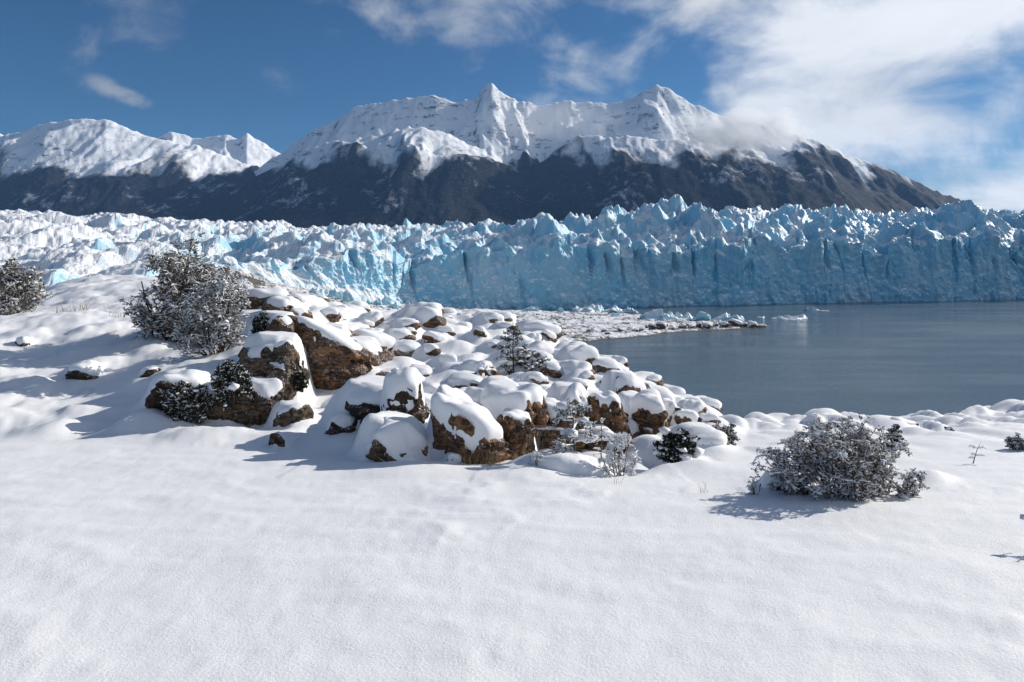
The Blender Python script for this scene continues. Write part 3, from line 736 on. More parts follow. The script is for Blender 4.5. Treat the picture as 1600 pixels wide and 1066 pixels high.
H(972, 610, 1046, 680, 12.6, 'broad snow-hooded block with brown underside near the knoll right end', 127, 0.9, 0.22, sub=5, mat=0, cover=0.30, lean=(-.2, .2))
H(950, 576, 1010, 650, 13.9, 'dark grey block under the skyline of the knoll', 131, 0.9, 0.14, sub=4, mat=1, cover=0.45, rough=0.09)
H(1030, 620, 1066, 684, 13.2, 'narrow dark block on the right flank of the knoll', 137, 0.9, 0.12, sub=4, mat=1, cover=0.40)
H(1058, 636, 1096, 690, 12.9, 'snow-hooded block at the right end of the knoll by the lake', 139, 0.9, 0.16, sub=4, mat=1, cover=0.30)
H(832, 704, 968, 764, 9.1, 'long snow-buried boulder lying in front of the beech sapling', 149, 0.5, 0.20, sub=5, mat=2, cover=0.10, lean=(0.1, -0.25), tilt=(0, 0.12, 0.15))
H(696, 702, 726, 738, 9.4, 'small snow lump stone in front of the big dark boulder', 151, 0.9, 0.09, sub=4, mat=2, cover=0.12)
H(760, 700, 792, 742, 9.9, 'small snow-coated stone between the big dark boulder and the orange one', 157, 0.9, 0.1, sub=4, mat=2, cover=0.25)
# single stones showing on the left slope
H(116, 562, 160, 590, 15.4, 'snow mound stone with dark hollow below, alone on the left slope', 163, 0.9, 0.18, fit=True, sub=4, mat=2, cover=-0.2, lean=(0, .15))
H(218, 572, 246, 588, 14.6, 'small dark stone in a snow hollow left of the outcrop', 167, 0.9, 0.05, fit=True, sub=4, mat=2, cover=0.5)
H(26, 522, 46, 542, 19.0, 'tiny stone wearing a tall egg-shaped snow cap on the left slope', 173, 1.0, 0.16, fit=True, sub=4, mat=2, cover=0.05)
H(424, 674, 442, 700, 12.0, 'little brown stone poking from the snow below the outcrop', 179, 0.9, 0.03, fit=True, sub=3, mat=1, cover=0.6)
H(438, 656, 448, 670, 12.6, 'pebble-sized round stone on the snow below the outcrop', 181, 0.9, 0.0, fit=True, sub=3, mat=1)
H(588, 580, 618, 600, 15.0, 'smooth oval brown stone in snow above the buried upright boulder', 191, 0.9, 0.02, sub=3, mat=0, cover=0.8)
H(612, 528, 662, 558, 19.5, 'boulder with dark underside and snow dome midway up the knoll', 193, 0.9, 0.18, sub=4, mat=1, cover=0.35, lean=(-.3, .3))
H(742, 572, 764, 596, 15.2, 'left one of two small brown stones under snow above the big boulder', 197, 0.9, 0.07, sub=3, mat=0, cover=0.5)
H(762, 574, 782, 594, 15.4, 'right one of two small brown stones under snow above the big boulder', 199, 0.9, 0.07, sub=3, mat=0, cover=0.5)
# hummocks on the right
H(1192, 734, 1244, 776, 7.7, 'snow-topped stone half hidden by the left side of the round bush', 211, 0.8, 0.08, bank=0.5, sub=4, mat=2, cover=0.3)
H(1382, 650, 1430, 668, 15.0, 'flat snow-capped stone at the right-hand shore bank', 223, 0.8, 0.12, sub=4, mat=2, cover=0.15, lean=(0, .4))
H(1474, 664, 1492, 680, 13.6, 'small dark stone on the right snow slope left of the dry twig', 227, 0.8, 0.04, sub=3, mat=2, cover=0.45)

# the talus of the knoll: boulders of a few shapes, copied with their caps
rng = np.random.RandomState(4)
VAR = []
for i in range(9):
    sd = 400+i*7
    dims = (rng.uniform(0.9, 1.15), rng.uniform(0.8, 1.05), rng.uniform(0.6, 0.8))
    P, D0, Fc, E = rock_shape(4 if i < 6 else 3, dims, sd, 11, (rng.uniform(-.2, .2), rng.uniform(0, .4), 0), 0.07)
    C = snow_cap(P, Fc, E, sd, 0.42, [-0.1, 0.18, 0.34, 0.02, 0.46][i % 5], (-0.55, 0.2+0.15*(i % 3)), smooth=6, over=0.45)
    VAR.append((mesh_from('boulder', P, Fc, ROCKS[i % 2], False), mesh_from('snow_cap', C, Fc, CAPSNOW, True)))
placed = []
tries = 0
while len(placed) < 150 and tries < 6000:
    tries += 1
    px = rng.uniform(455, 1125); d = math.exp(rng.uniform(math.log(11), math.log(34)))
    top = np.interp(px, [455, 560, 700, 830, 950, 1050, 1150], [28, 32, 33, 31, 25.5, 20.5, 17.5]); lo = np.interp(px, [455, 560, 700, 830, 950, 1050, 1150], [14, 12, 12.3, 12.5, 12.4, 12.2, 11])
    if not lo < d < top: continue
    if px < 600 and d < 17 and px > 425 and px < 590 and d > 14: continue
    sz = float(np.clip(0.25*math.exp(rng.normal(0, 0.45)), 0.12, 0.62))*(0.8+0.2*d/18)
    x = (px-800)/F*d
    if any((x-a)**2+(d-b)**2 < (0.78*(sz+c))**2 for a, b, c in placed): continue
    placed.append((x, d, sz))
LAND = [((c[0]), c[1], n) for c, n in [(wpos(720, 640, 9.9), 'big dark brown boulder'), (wpos(500, 560, 16.3), 'long rusty rock face'), (wpos(566, 545, 18), 'rounded orange boulder'),
        (wpos(800, 540, 16.5), 'thin upright sapling'), (wpos(1008, 650, 12.6), 'broad snow-hooded block'), (wpos(900, 650, 12), 'grey topped cliff block'), (wpos(637, 545, 19.5), 'boulder with dark underside'),
        (wpos(445, 480, 20), 'block high on the ridge'), (wpos(980, 600, 13.9), 'dark grey skyline block'), (wpos(1077, 660, 12.9), 'block at the right end of the knoll'), (wpos(763, 585, 15.3), 'two small brown stones')]]
ORD = ['nearest', 'second', 'third', 'fourth', 'fifth', 'sixth', 'seventh', 'eighth', 'ninth', 'tenth']
SHOW = ['rounded', 'brown-footed', 'rock-showing', 'smooth', 'brown-sided']
def near_side(x, d):
    q = min(LAND, key=lambda l: (l[0]-x)**2+((l[1]-d)*0.6)**2)
    dx, dd = x-q[0], (d-q[1])*0.6
    side = ('right of' if dx > 0 else 'left of') if abs(dx) > abs(dd) else ('behind' if dd > 0 else 'in front of')
    return q[2], side, math.hypot(dx, dd)
todo = {}
for (x, d, sz) in placed:
    v = rng.randint(len(VAR)) if 800+F*x/d < 880 else (1, 2, 4, 6, 7)[rng.randint(5)]
    ln, side, dist = near_side(x, d)
    size = 'small' if sz < 0.27 else ('middling' if sz < 0.36 else 'large')
    todo.setdefault((size, SHOW[v % 5], side, ln), []).append((dist, x, d, sz, v))
for (size, show, side, ln), lst in todo.items():
    for k, (dist, x, d, sz, v) in enumerate(sorted(lst)):
        a, b = VAR[v]
        r = link('boulder', a, None, (x, d, gh(x, d)-sz*0.12))
        tag(r, f"{size} {show} boulder, {ORD[min(k, 9)]} {side} the {ln}", 'boulder', 'snow-pillowed boulders of the knoll')
        link('snow_cap', b, r)
        sx, sy, s3 = sz*rng.uniform(.9, 1.4), sz*rng.uniform(.9, 1.2), sz*rng.uniform(.85, 1.35)
        r.scale = (sx, sy, s3); r.rotation_euler = (0, 0, rng.uniform(-0.5, 0.5))
        DRAPE.append((x-0.05*sx, d+0.30*sy, gh(x, d)+s3*0.78, sx*2.2, sx*1.0, sy*0.95, sy*2.8, 0.30, 0.07, 0.12))
build_ground()
def gfull(x, y): return float(drape_h(np.array([x], dtype=float), np.array([y], dtype=float))[0])

# ------------------------------------------------------------------ twigs, leaves, clinging snow
class MB:
    def __init__(s): s.V = []; s.F = []; s.n = 0
    def add(s, V, Fc): s.V.append(V); s.F.append(Fc+s.n); s.n += len(V)
    def tubes(s, P, R, k=4):
        """P: n x m x 3 polylines, R: n x m radii"""
        n, m, _ = P.shape
        T = np.gradient(P, axis=1); T /= np.linalg.norm(T, axis=2, keepdims=True)+1e-9
        up = np.zeros_like(T); up[..., 2] = 1; up[np.abs(T[..., 2]) > 0.9] = (1, 0, 0)
        A = np.cross(T, up); A /= np.linalg.norm(A, axis=2, keepdims=True)+1e-9; B = np.cross(A, T)
        th = np.arange(k)/k*2*np.pi
        V = P[:, :, None, :] + R[:, :, None, None]*(np.cos(th)[None, None, :, None]*A[:, :, None, :]+np.sin(th)[None, None, :, None]*B[:, :, None, :])
        idx = np.arange(n*m*k).reshape(n, m, k)
        Fc = np.stack([idx[:, :-1, :], np.roll(idx, -1, 2)[:, :-1, :], np.roll(idx, -1, 2)[:, 1:, :], idx[:, 1:, :]], -1).reshape(-1, 4)
        s.add(V.reshape(-1, 3), Fc)
    def leaves(s, P, size, rng, flat=0.5):
        n = len(P)
        a = rng.normal(size=(n, 3)); a[:, 2] *= flat; a /= np.linalg.norm(a, axis=1)[:, None]
        b = rng.normal(size=(n, 3)); b -= (b*a).sum(1)[:, None]*a; b /= np.linalg.norm(b, axis=1)[:, None]
        sz = (size*rng.uniform(0.7, 1.3, n))[:, None]
        V = np.stack([P, P+a*sz*.5+b*sz*.28, P+a*sz, P+a*sz*.5-b*sz*.28], 1).reshape(-1, 3)
        s.add(V, np.arange(n*4).reshape(n, 4))
    def blobs(s, P, r, rng, squash=0.6):
        D0, Fc, E = ico(1)
        n = len(P); rr = r*np.exp(rng.normal(-0.25, 0.55, n)).clip(0.25, 2.2)
        sc = np.stack([rr*rng.uniform(.8, 1.4, n), rr*rng.uniform(.8, 1.4, n), rr*squash], 1)
        V = P[:, None, :]+D0[None]*sc[:, None, :]*(1+0.24*rng.normal(size=(n, len(D0), 1)))
        F4 = np.concatenate([Fc, Fc[:, 2:3]], 1)
        s.tri(V.reshape(-1, 3), (Fc[None]+(np.arange(n)*len(D0))[:, None, None]).reshape(-1, 3))
    def tri(s, V, Fc): s.T = getattr(s, 'T', []); s.T.append((V, Fc))
    def build(s, name, mat, parent=None, smooth=False):
        V = np.concatenate(s.V) if s.V else np.zeros((0, 3)); Fq = np.concatenate(s.F) if s.F else np.zeros((0, 4), int)
        tr = [np.stack([Fq[:, 0], Fq[:, 1], Fq[:, 2]], 1), np.stack([Fq[:, 0], Fq[:, 2], Fq[:, 3]], 1)] if len(Fq) else []
        n = len(V); VV = [V]
        for v, f in getattr(s, 'T', []): VV.append(v); tr.append(f+n); n += len(v)
        return link(name, mesh_from(name, np.concatenate(VV), np.concatenate(tr), mat, smooth), parent)
def unit(v): return v/(np.linalg.norm(v, axis=-1, keepdims=True)+1e-9)
def grow(P, n, tr, rng, L, spread, up, m=3, bend=0.25):
    """n children on each polyline of P: start points along it in tr, directions fanned round its tangent"""
    N, M, _ = P.shape
    t = rng.uniform(tr[0], tr[1], (N, n))*(M-1); i = np.minimum(t.astype(int), M-2); f = (t-i)[..., None]
    k = np.arange(N)[:, None]
    p = P[k, i]*(1-f)+P[k, i+1]*f; tg = unit(P[k, i+1]-P[k, i])
    dr = unit(tg+spread*rng.normal(size=(N, n, 3))+np.array([0, 0, up]))
    ln = L*rng.uniform(0.55, 1.3, (N, n))
    p = p.reshape(-1, 3); dr = dr.reshape(-1, 3); ln = ln.reshape(-1, 1)
    out = [p]; 
    for j in range(1, m):
        dr = unit(dr+bend*rng.normal(size=dr.shape)); out.append(out[-1]+dr*ln/(m-1))
    return np.stack(out, 1)
def snow_on(mb, P, r, rng, keep=0.8, lift=0.8):
    """strips of snow lying along the upper side of twigs; thinner on upright ones"""
    T = unit(P[:, -1]-P[:, 0]); flatness = np.sqrt(np.clip(1-T[:, 2]**2, 0.05, 1))
    k = rng.uniform(size=len(P)) < keep*(0.4+0.6*flatness)
    P = P[k].copy(); fl = flatness[k]
    R = r*rng.uniform(0.55, 1.35, (len(P), P.shape[1]))*fl[:, None]
    P[:, :, 2] += R*lift; R[:, 0] *= 0.5; R[:, -1] *= 0.55
    mb.tubes(P, R, 4)
def clamp_env(P, env, base):
    """shorten growth that leaves the crown's outline (ellipsoid env centred at base)"""
    q = (P-base)/env; r = np.linalg.norm(q, axis=-1, keepdims=True); u = q/np.maximum(r, 1e-6)
    r = r*(1+0.30*perlin(u[..., 0:1]*2.3+env[0]*7, u[..., 1:2]*2.3, u[..., 2:3]*2.3, 91)+0.14*perlin(u[..., 0:1]*6, u[..., 1:2]*6, u[..., 2:3]*6, 92))
    return base+(P-base)*np.where(r > 1, (1+0.26*np.tanh(2*(r-1)))/np.maximum(r, 1e-6), 1)
def shrub(name, loc, size, seed, label, cat, group=None, stems=9, n1=10, n2=8, n3=5, leaf=0.035, leaf_n=3, leafmat=None, snow_r=0.016, keep=0.85, clumps=60, clump_r=0.05, up=0.15, low=0.0, thick=0.02, leanx=0.0):
    rng = np.random.RandomState(seed); W, Dp, Hh = size
    root = bpy.data.objects.new(name, None); col.objects.link(root); root.location = loc; root.empty_display_size = 0.2
    tag(root, label, cat, group)
    m = 6
    th = rng.uniform(0, 2*np.pi, stems); rad = np.sqrt(rng.uniform(0.02, 1, stems))
    tip = np.stack([np.cos(th)*rad*W*0.42+leanx*Hh, np.sin(th)*rad*Dp*0.42, Hh*np.sqrt(np.clip(1-0.75*rad**2, 0.1, 1))*rng.uniform(0.72, 0.95, stems)], 1)
    b0 = np.stack([np.cos(th)*rad*W*0.13, np.sin(th)*rad*Dp*0.13, np.full(stems, -0.06)], 1)
    t = np.linspace(0, 1, m)[None, :, None]
    L0 = b0[:, None]*(1-t)+tip[:, None]*t; L0[:, :, 2] += (np.sin(t[..., 0]*np.pi)*0.10*Hh)*np.sign(0.6-rad)[:, None]
    L0 += rng.normal(size=L0.shape)*0.02*Hh*t
    env = np.array([W*0.5, Dp*0.5, Hh]); base = np.array([leanx*Hh*0.5, 0, 0.0])
    sz = (W+Hh)/2
    L1 = clamp_env(grow(L0, n1, (0.15, 1.0), rng, sz*0.26, 0.75, up, 4), env, base)
    L2 = clamp_env(grow(L1, n2, (0.2, 1.0), rng, sz*0.11, 0.75, up*0.6, 3), env, base)
    L3 = clamp_env(grow(L2, n3, (0.2, 1.0), rng, sz*0.05, 0.8, 0.0, 3), env, base)
    for L in (L1, L2, L3): L[:, :, 2] = np.maximum(L[:, :, 2], low)
    br = MB()
    br.tubes(L0, np.linspace(thick, thick*.45, m)[None].repeat(len(L0), 0), 5)
    br.tubes(L1, np.linspace(thick*.42, thick*.2, 4)[None].repeat(len(L1), 0), 4)
    br.tubes(L2, np.linspace(thick*.2, thick*.12, 3)[None].repeat(len(L2), 0), 3)
    br.tubes(L3, np.linspace(thick*.13, thick*.06, 3)[None].repeat(len(L3), 0), 3)
    br.build('branches', BARK, root)
    if leaf_n:
        lm = MB(); q = rng.uniform(0, 1, (len(L3), leaf_n, 1))
        pts = (L3[:, None, 0]*(1-q)+L3[:, None, -1]*q).reshape(-1, 3)
        lm.leaves(pts, leaf, rng); o = lm.build('leaves', leafmat or LEAF, root); o['kind'] = 'stuff'
    sm = MB()
    snow_on(sm, L1, snow_r*1.1, rng, keep*.8); snow_on(sm, L2, snow_r, rng, keep); snow_on(sm, L3, snow_r*.9, rng, keep)
    if clumps:
        ii = rng.randint(0, len(L2), clumps); sm.blobs(L2[ii, 1]+np.array([0, 0, clump_r*.4]), clump_r, rng, 0.6)
    o = sm.build('clinging_snow', TWIGSNOW, root, True); o['kind'] = 'stuff'
    return root
def copy_plant(src, loc, scale, rz, label):
    r = src.copy(); col.objects.link(r); r.location = loc; r.scale = scale; r.rotation_euler = (0, 0, rz); r['label'] = label
    for ch in src.children:
        c = ch.copy(); col.objects.link(c); c.parent = r
    return r

# right-hand bush
g = at_ground(1308, 7.35)
b1 = shrub('snowy_bush', g, (1.56, 1.2, 0.77), 7, 'wide round leafless-looking bush crusted with snow, alone on the right snowfield', 'bush', stems=16, n1=11, n2=8, n3=4, leaf=0.026, leaf_n=3, snow_r=0.0085, keep=.86, clumps=90, clump_r=0.026, thick=0.012)
g = at_ground(1388, 7.4)
shrub('snowy_bush', g, (0.62, 0.5, 0.36), 8, 'low spreading snow-crusted bush touching the right side of the round bush', 'bush', stems=7, n1=8, n2=6, n3=4, leaf=0.022, leaf_n=2, snow_r=0.0085, clumps=25, clump_r=0.024, thick=0.010, leanx=0.35)
# big shrubs on the left
g = at_ground(285, 20.6)
b2 = shrub('snowy_shrub', g, (3.9, 3.0, 3.0), 15, 'tallest snow-laden shrub with brown leaves, standing on the left ridge', 'shrub', stems=18, n1=12, n2=8, n3=5, leaf=0.065, leaf_n=5, snow_r=0.022, keep=0.8, clumps=120, clump_r=0.07, thick=0.04)
g = at_ground(338, 17.4)
shrub('snowy_shrub', g, (2.1, 1.7, 1.9), 16, 'finer leafless shrub coated in frost, in front of the tallest shrub', 'shrub', stems=11, n1=10, n2=8, n3=5, leaf=0.045, leaf_n=3, snow_r=0.018, keep=.9, clumps=40, clump_r=0.05, thick=0.026)
g = at_ground(15, 27.5)
shrub('snowy_shrub', g, (3.1, 2.6, 2.3), 17, 'snow-laden brown shrub cut by the left picture edge', 'shrub', stems=11, n1=10, n2=7, n3=5, leaf=0.07, leaf_n=5, snow_r=0.026, keep=.9, clumps=70, clump_r=0.08, thick=0.035)
# shrub outside the right edge whose shadow falls into view
g = at_ground(1690, 5.4)
shrub('snowy_bush', g, (0.66, 0.6, 0.56), 18, 'snowy bush just outside the right edge, throwing a shadow onto the snow', 'bush', stems=6, n1=7, n2=6, n3=3, leaf=0.022, leaf_n=2, snow_r=0.0085, clumps=20, clump_r=0.024, thick=0.010)
# green cushion shrubs hanging on the outcrop
def cushion(pos, size, seed, label, clumps, clump_r, stems=12):
    return shrub('hanging_shrub', pos, size, seed, label, 'shrub', stems=stems, n1=9, n2=8, n3=5, leaf=0.045, leaf_n=5, leafmat=GREEN, snow_r=0.014, keep=0.7, clumps=clumps, clump_r=clump_r, up=-0.05, low=-0.35, thick=0.016)
c = wpos(290, 655, 12.95); cushion(c, (1.15, 0.5, 0.75), 24, 'dark green shrub hanging over the mossy outcrop block', 20, 0.05)
c = wpos(362, 622, 13.0); cushion(c, (0.75, 0.5, 0.75), 25, 'green shrub dotted with snow puffs between tan block and grey block', 110, 0.05)
c = wpos(470, 606, 14.2); cushion(c, (0.28, 0.3, 0.36), 26, 'little grey green shrub in the hollow right of the tall outcrop block', 40, 0.025, 6)
c = wpos(408, 520, 16.0); cushion(c, (0.4, 0.3, 0.55), 27, 'small green shrub on the ridge edge below the snow-domed boulder', 30, 0.04, 6)
# small plants by the knoll
g = at_ground(1060, 9.9)
cushion(g, (0.62, 0.5, 0.42), 28, 'dark green low shrub under a white cap, right of the frosted leafless bush', 70, 0.05, 9)
g = at_ground(1132, 12.0)
shrub('snowy_bush', g, (0.62, 0.5, 0.36), 29, 'small snow-dusted bush at the right foot of the knoll', 'bush', stems=8, n1=8, n2=6, n3=4, leaf=0.03, leaf_n=3, leafmat=GREEN, snow_r=0.011, clumps=30, clump_r=0.03, thick=0.01)
g = at_ground(1592, 10.8)
shrub('snowy_bush', g, (0.42, 0.4, 0.24), 30, 'small bush at the right picture edge above the snowfield', 'bush', stems=7, n1=7, n2=6, n3=4, leaf=0.025, leaf_n=3, leafmat=GREEN, snow_r=0.010, clumps=20, clump_r=0.025, thick=0.01)
g = at_ground(968, 8.9)
shrub('frosted_bush', g, (0.55, 0.4, 0.62), 33, 'frosted leafless bush of fine white twigs before the cliff', 'bush', stems=9, n1=8, n2=6, n3=4, leaf_n=0, snow_r=0.0085, keep=1.0, clumps=10, clump_r=0.02, thick=0.008)
g = at_ground(838, 8.9)
shrub('frosted_bush', g, (0.3, 0.25, 0.2), 34, 'tiny frosted tuft of twigs left of the long buried boulder', 'bush', stems=7, n1=6, n2=5, n3=3, leaf_n=0, snow_r=0.006, keep=1.0, clumps=0, thick=0.006)
g = at_ground(1180, 7.4)
shrub('frosted_bush', g, (0.2, 0.2, 0.22), 35, 'tiny frosted twig tuft left of the round bush', 'bush', stems=5, n1=5, n2=5, n3=2, leaf_n=0, snow_r=0.006, keep=1.0, clumps=0, thick=0.006)

def sapling(loc, h, w, seed, label, tiers=8, per=5, leafmat=None, cone=0.8, leaf=0.04, snow_r=0.014, keep=0.8, bare=0.0, thick=0.018, lean=0.0, cat='sapling', clump_r=0.04, droop=-0.1, clumps=60):
    """young tree: one trunk, tiers of near-level branches that shorten upward, snow on each"""
    rng = np.random.RandomState(seed)
    root = bpy.data.objects.new('sapling', None); col.objects.link(root); root.location = loc; tag(root, label, cat)
    m = 7; t = np.linspace(0, 1, m)
    tr = np.stack([lean*h*t**1.5+0.015*h*rng.normal(size=m)*t, 0.015*h*rng.normal(size=m)*t, -0.05+t*(h+0.05)], 1)[None]
    mb = MB(); mb.tubes(tr, (thick*(1-0.8*t))[None], 6); mb.build('trunk', BARK, root)
    z = rng.uniform(bare, 0.97, tiers*per); z = (np.floor(z*tiers)+rng.uniform(0, .35, tiers*per))/tiers; z = np.clip(z, bare+0.02, .98)
    a = rng.uniform(0, 2*np.pi, len(z)); ln = w/2*((1-z)*cone+(1-cone)*np.sin(np.pi*np.clip(z, .05, .95))+0.10)*rng.uniform(.6, 1.2, len(z))
    zi = z*(m-1); i = np.minimum(zi.astype(int), m-2); f = (zi-i)[:, None]; p0 = tr[0, i]*(1-f)+tr[0, i+1]*f
    dr = np.stack([np.cos(a), np.sin(a), np.full(len(a), 0.25)], 1)
    u = np.linspace(0, 1, 4)[None, :, None]
    L1 = p0[:, None]+dr[:, None]*ln[:, None, None]*u; L1[:, :, 2] += droop*ln[:, None]*u[..., 0]**2*2
    L2 = grow(L1, 7, (0.2, 1.0), rng, w*0.10, 0.65, 0.0, 3); L3 = grow(L2, 4, (0.1, 1.0), rng, w*0.05, 0.7, 0.0, 3)
    br = MB(); br.tubes(L1, np.linspace(thick*.35, thick*.15, 4)[None].repeat(len(L1), 0), 4); br.tubes(L2, np.full((len(L2), 3), thick*.13), 3); br.tubes(L3, np.full((len(L3), 3), thick*.09), 3)
    br.build('branches', BARK, root)
    if leaf:
        lm = MB(); q = rng.uniform(0, 1, (len(L3), 3, 1)); lm.leaves((L3[:, None, 0]*(1-q)+L3[:, None, -1]*q).reshape(-1, 3), leaf, rng)
        o = lm.build('leaves', leafmat or GREEN, root); o['kind'] = 'stuff'
    sm = MB(); snow_on(sm, L1, snow_r*1.5, rng, keep); snow_on(sm, L2, snow_r, rng, keep); snow_on(sm, L3, snow_r*.8, rng, keep*.7)
    if clumps: ii = rng.randint(0, len(L1), clumps); sm.blobs(L1[ii, 2]+np.array([0, 0, clump_r*.4]), clump_r, rng, 0.5)
    o = sm.build('clinging_snow', TWIGSNOW, root, True); o['kind'] = 'stuff'
    return root
c = wpos(802, 574, 16.5); sapling((c[0], c[1], gfull(c[0], c[1])), 1.35, 0.85, 51, 'thin upright sapling with sparse dark leaves on the knoll skyline', tiers=9, per=4, cone=0.45, keep=0.35, bare=0.1, leaf=0.04, snow_r=0.013, clumps=14, clump_r=0.035, thick=0.03)
c = wpos(822, 568, 16.6); sapling((c[0]+0.15, c[1], gfull(c[0]+.15, c[1])), 0.45, 0.9, 52, 'low bushy sapling with snowy lower branches beside the thin upright sapling', tiers=4, per=5, cone=0.5, keep=0.6, leaf=0.045, snow_r=0.014, clumps=20, clump_r=0.05)
g = at_ground(900, 9.6); sapling((g[0], g[1], g[2]), 0.98, 1.05, 53, 'beech sapling with flat snow-loaded branch layers in front of the reddish cliff', tiers=6, per=5, cone=0.55, keep=0.9, leaf=0.03, snow_r=0.013, clumps=70, clump_r=0.05, lean=-0.1)
g = at_ground(1397, 11.2); sapling(g, 0.38, 0.34, 54, 'miniature conical evergreen with snowy tiers behind the round bush', tiers=6, per=7, cone=0.95, keep=0.8, leaf=0.03, snow_r=0.010, clumps=30, clump_r=0.025, thick=0.012)
g = at_ground(940, 9.7); sapling(g, 0.8, 0.3, 55, 'slender frosted sapling between the beech sapling and the frosted bush', tiers=6, per=3, cone=0.4, keep=1.0, leaf=0, snow_r=0.009, clumps=0, bare=.3, thick=0.012)
g = at_ground(1520, 9.4); sapling(g, 0.30, 0.26, 56, 'dry bare twig with two stems on the right snow slope', tiers=3, per=2, cone=0.2, keep=0.8, leaf=0, snow_r=0.006, clumps=0, bare=.35, thick=0.008, lean=0.4, cat='twig')

def tuft(loc, n, h, spread, seed, label, group=None, wid=0.004):
    rng = np.random.RandomState(seed)
    a = rng.uniform(0, 2*np.pi, n); r = np.sqrt(rng.uniform(0, 1, n))*spread
    b = np.stack([np.cos(a)*r, np.sin(a)*r*0.5, np.full(n, -0.03)], 1); hh = h*rng.uniform(.5, 1.1, n)
    le = rng.normal(size=(n, 2))*0.22
    P = np.stack([b, b+np.stack([le[:, 0]*hh*.35, le[:, 1]*hh*.35, hh*.55], 1), b+np.stack([le[:, 0]*hh*1.3, le[:, 1]*hh*1.3, hh*.95], 1)], 1)
    mb = MB(); mb.tubes(P, np.array([wid, wid*.7, wid*.35])[None].repeat(n, 0), 3)
    o = mb.build('grass_tuft', STRAW); o.location = loc; tag(o, label, 'grass', group)
c = wpos(748, 742, 9.35); tuft((c[0], c[1], gh(c[0], c[1])), 120, 0.26, 0.34, 61, 'dry tan grass tuft at the foot of the big dark boulder', wid=0.0035)
for k, (px, d, n, h) in enumerate([(98, 27, 9, .5), (126, 27, 26, .55), (136, 26.5, 10, .6), (163, 27, 14, .45), (183, 25, 12, .35)]):
    g = at_ground(px, d); tuft(g, n, h, 0.32, 62+k, f'thin dry grass stalks between the two left shrubs, {NTH(k+1)} clump from the left', 'grass stalks between the left shrubs', wid=0.006)
for k, (px, d) in enumerate([(968, 8.1), (1105, 7.6), (1172, 7.9), (775, 9.1), (812, 9.1)]):
    g = at_ground(px, d); tuft(g, 7, 0.14, 0.08, 72+k, f'few frail dry stems before the knoll, {NTH([775,812,968,1105,1172].index(px)+1)} clump from the left', 'frail stems before the knoll', wid=0.002)

# ------------------------------------------------------------------ ice blocks and boulders on the shore
def ice_block(px, d, w, h, seed, label, group=None, z=None, depth=0.8, sub=4, nplanes=11, peak=0.0, spikes=0):
    x = (px-800)/F*d
    rng = np.random.RandomState(seed)
    D0, Fc, E = ico(sub)
    N = rng.normal(size=(nplanes, 3)); N[:, 2] *= 0.5; N /= np.linalg.norm(N, axis=1)[:, None]
    q = np.maximum(D0 @ N.T, 1e-3)/rng.uniform(0.55, 0.95, nplanes)[None]
    r = np.clip(1/np.sum(q**16, 1)**(1/16), 0.35, 1.3); P = D0*r[:, None]
    P *= (1+0.10*fbm(P[:, 0]*2.5+seed, P[:, 1]*2.5, P[:, 2]*2.5, 4, seed))[:, None]
    if spikes:
        sp_ = cells(P[:, 0]*spikes*.6+seed, P[:, 1]*spikes*.6, seed, 0.9, 2.0, 0.7); P[:, 2] += np.clip(P[:, 2], 0, 1)*(sp_-0.1)*1.6
    P = P/np.array([np.ptp(P[:, 0])/2, np.ptp(P[:, 1])/2, P[:, 2].max()])*np.array([w/2, w/2*depth, h])
    P[:, 2] = np.where(P[:, 2] < 0, P[:, 2]*0.3, P[:, 2])
    if peak: P[:, 0] += peak*P[:, 2]
    zz = float(shore_h(np.array([x]), np.array([d]))[0]) if z is None else z
    o = link('ice_block', mesh_from('ice_block', P, Fc, BLUEICE, False), None, (x, d, max(zz, 0)-0.1*h)); tag(o, label, 'ice block', group)
    return o
def make_blueice():
    m, t, p, o = newmat('blue_ice')
    nz, pos = normz(t)
    a = t.noise(pos, 0.35, 5, 0.6); b_ = t.noise(pos, 1.4, 4, 0.65)
    f = t.ramp(t.math('ADD', nz, t.math('MULTIPLY', t.math('SUBTRACT', b_, 0.5), 0.8)), 0.30, 0.68)
    ice = t.mix(t.ramp(a, 0.35, 0.65), (0.42, 0.68, 0.76), (0.25, 0.58, 0.70))
    setp(t, p, color=t.mix(f, ice, (0.82, 0.85, 0.87)), rough=0.35, spec=0.4, normal=bump(t, b_, 0.5, 0.25))
    return m
BLUEICE = make_blueice()
ice_block(640, 300, 8.5, 8.0, 301, 'jagged grey ice pinnacle group on the moraine, left of the leaning ice fin', spikes=5, sub=5)
ice_block(664, 298, 6.5, 9.0, 302, 'tall leaning ice fin with white top beside the jagged pinnacles', peak=0.12, nplanes=8)
ice_block(545, 318, 10, 7.5, 303, 'white ice pyramid on the moraine below the cyan ice cliff', nplanes=8)
for k, (px, d, w_, h_) in enumerate([(576, 330, 6, 4.0), (590, 330, 5, 3.5), (604, 332, 5, 4.2), (616, 330, 5, 3.2), (630, 322, 4, 3.5), (520, 322, 9, 4.5), (498, 318, 8, 4)]):
    ice_block(px, d, w_, h_, 310+k, f'small white ice fragment under the cyan ice cliff, {NTH(sorted([576,590,604,616,630,522-2,498]).index(px)+1)} from the left', 'ice fragments under the cliff', spikes=3)
ice_block(1018, 338, 11, 5.0, 330, 'turquoise ice block with smooth hump, left end of the stranded ice on the shore tip', sub=5, peak=0.3)
ice_block(1042, 334, 9, 3.6, 331, 'second turquoise ice block on the shore tip, low and ragged', spikes=3)
ice_block(1066, 342, 12, 4.4, 332, 'wide pale ice block with three points in the stranded row', spikes=4, sub=5)
ice_block(1098, 330, 7, 4.6, 333, 'turquoise ice tooth amid small floes near the shore tip', nplanes=9)
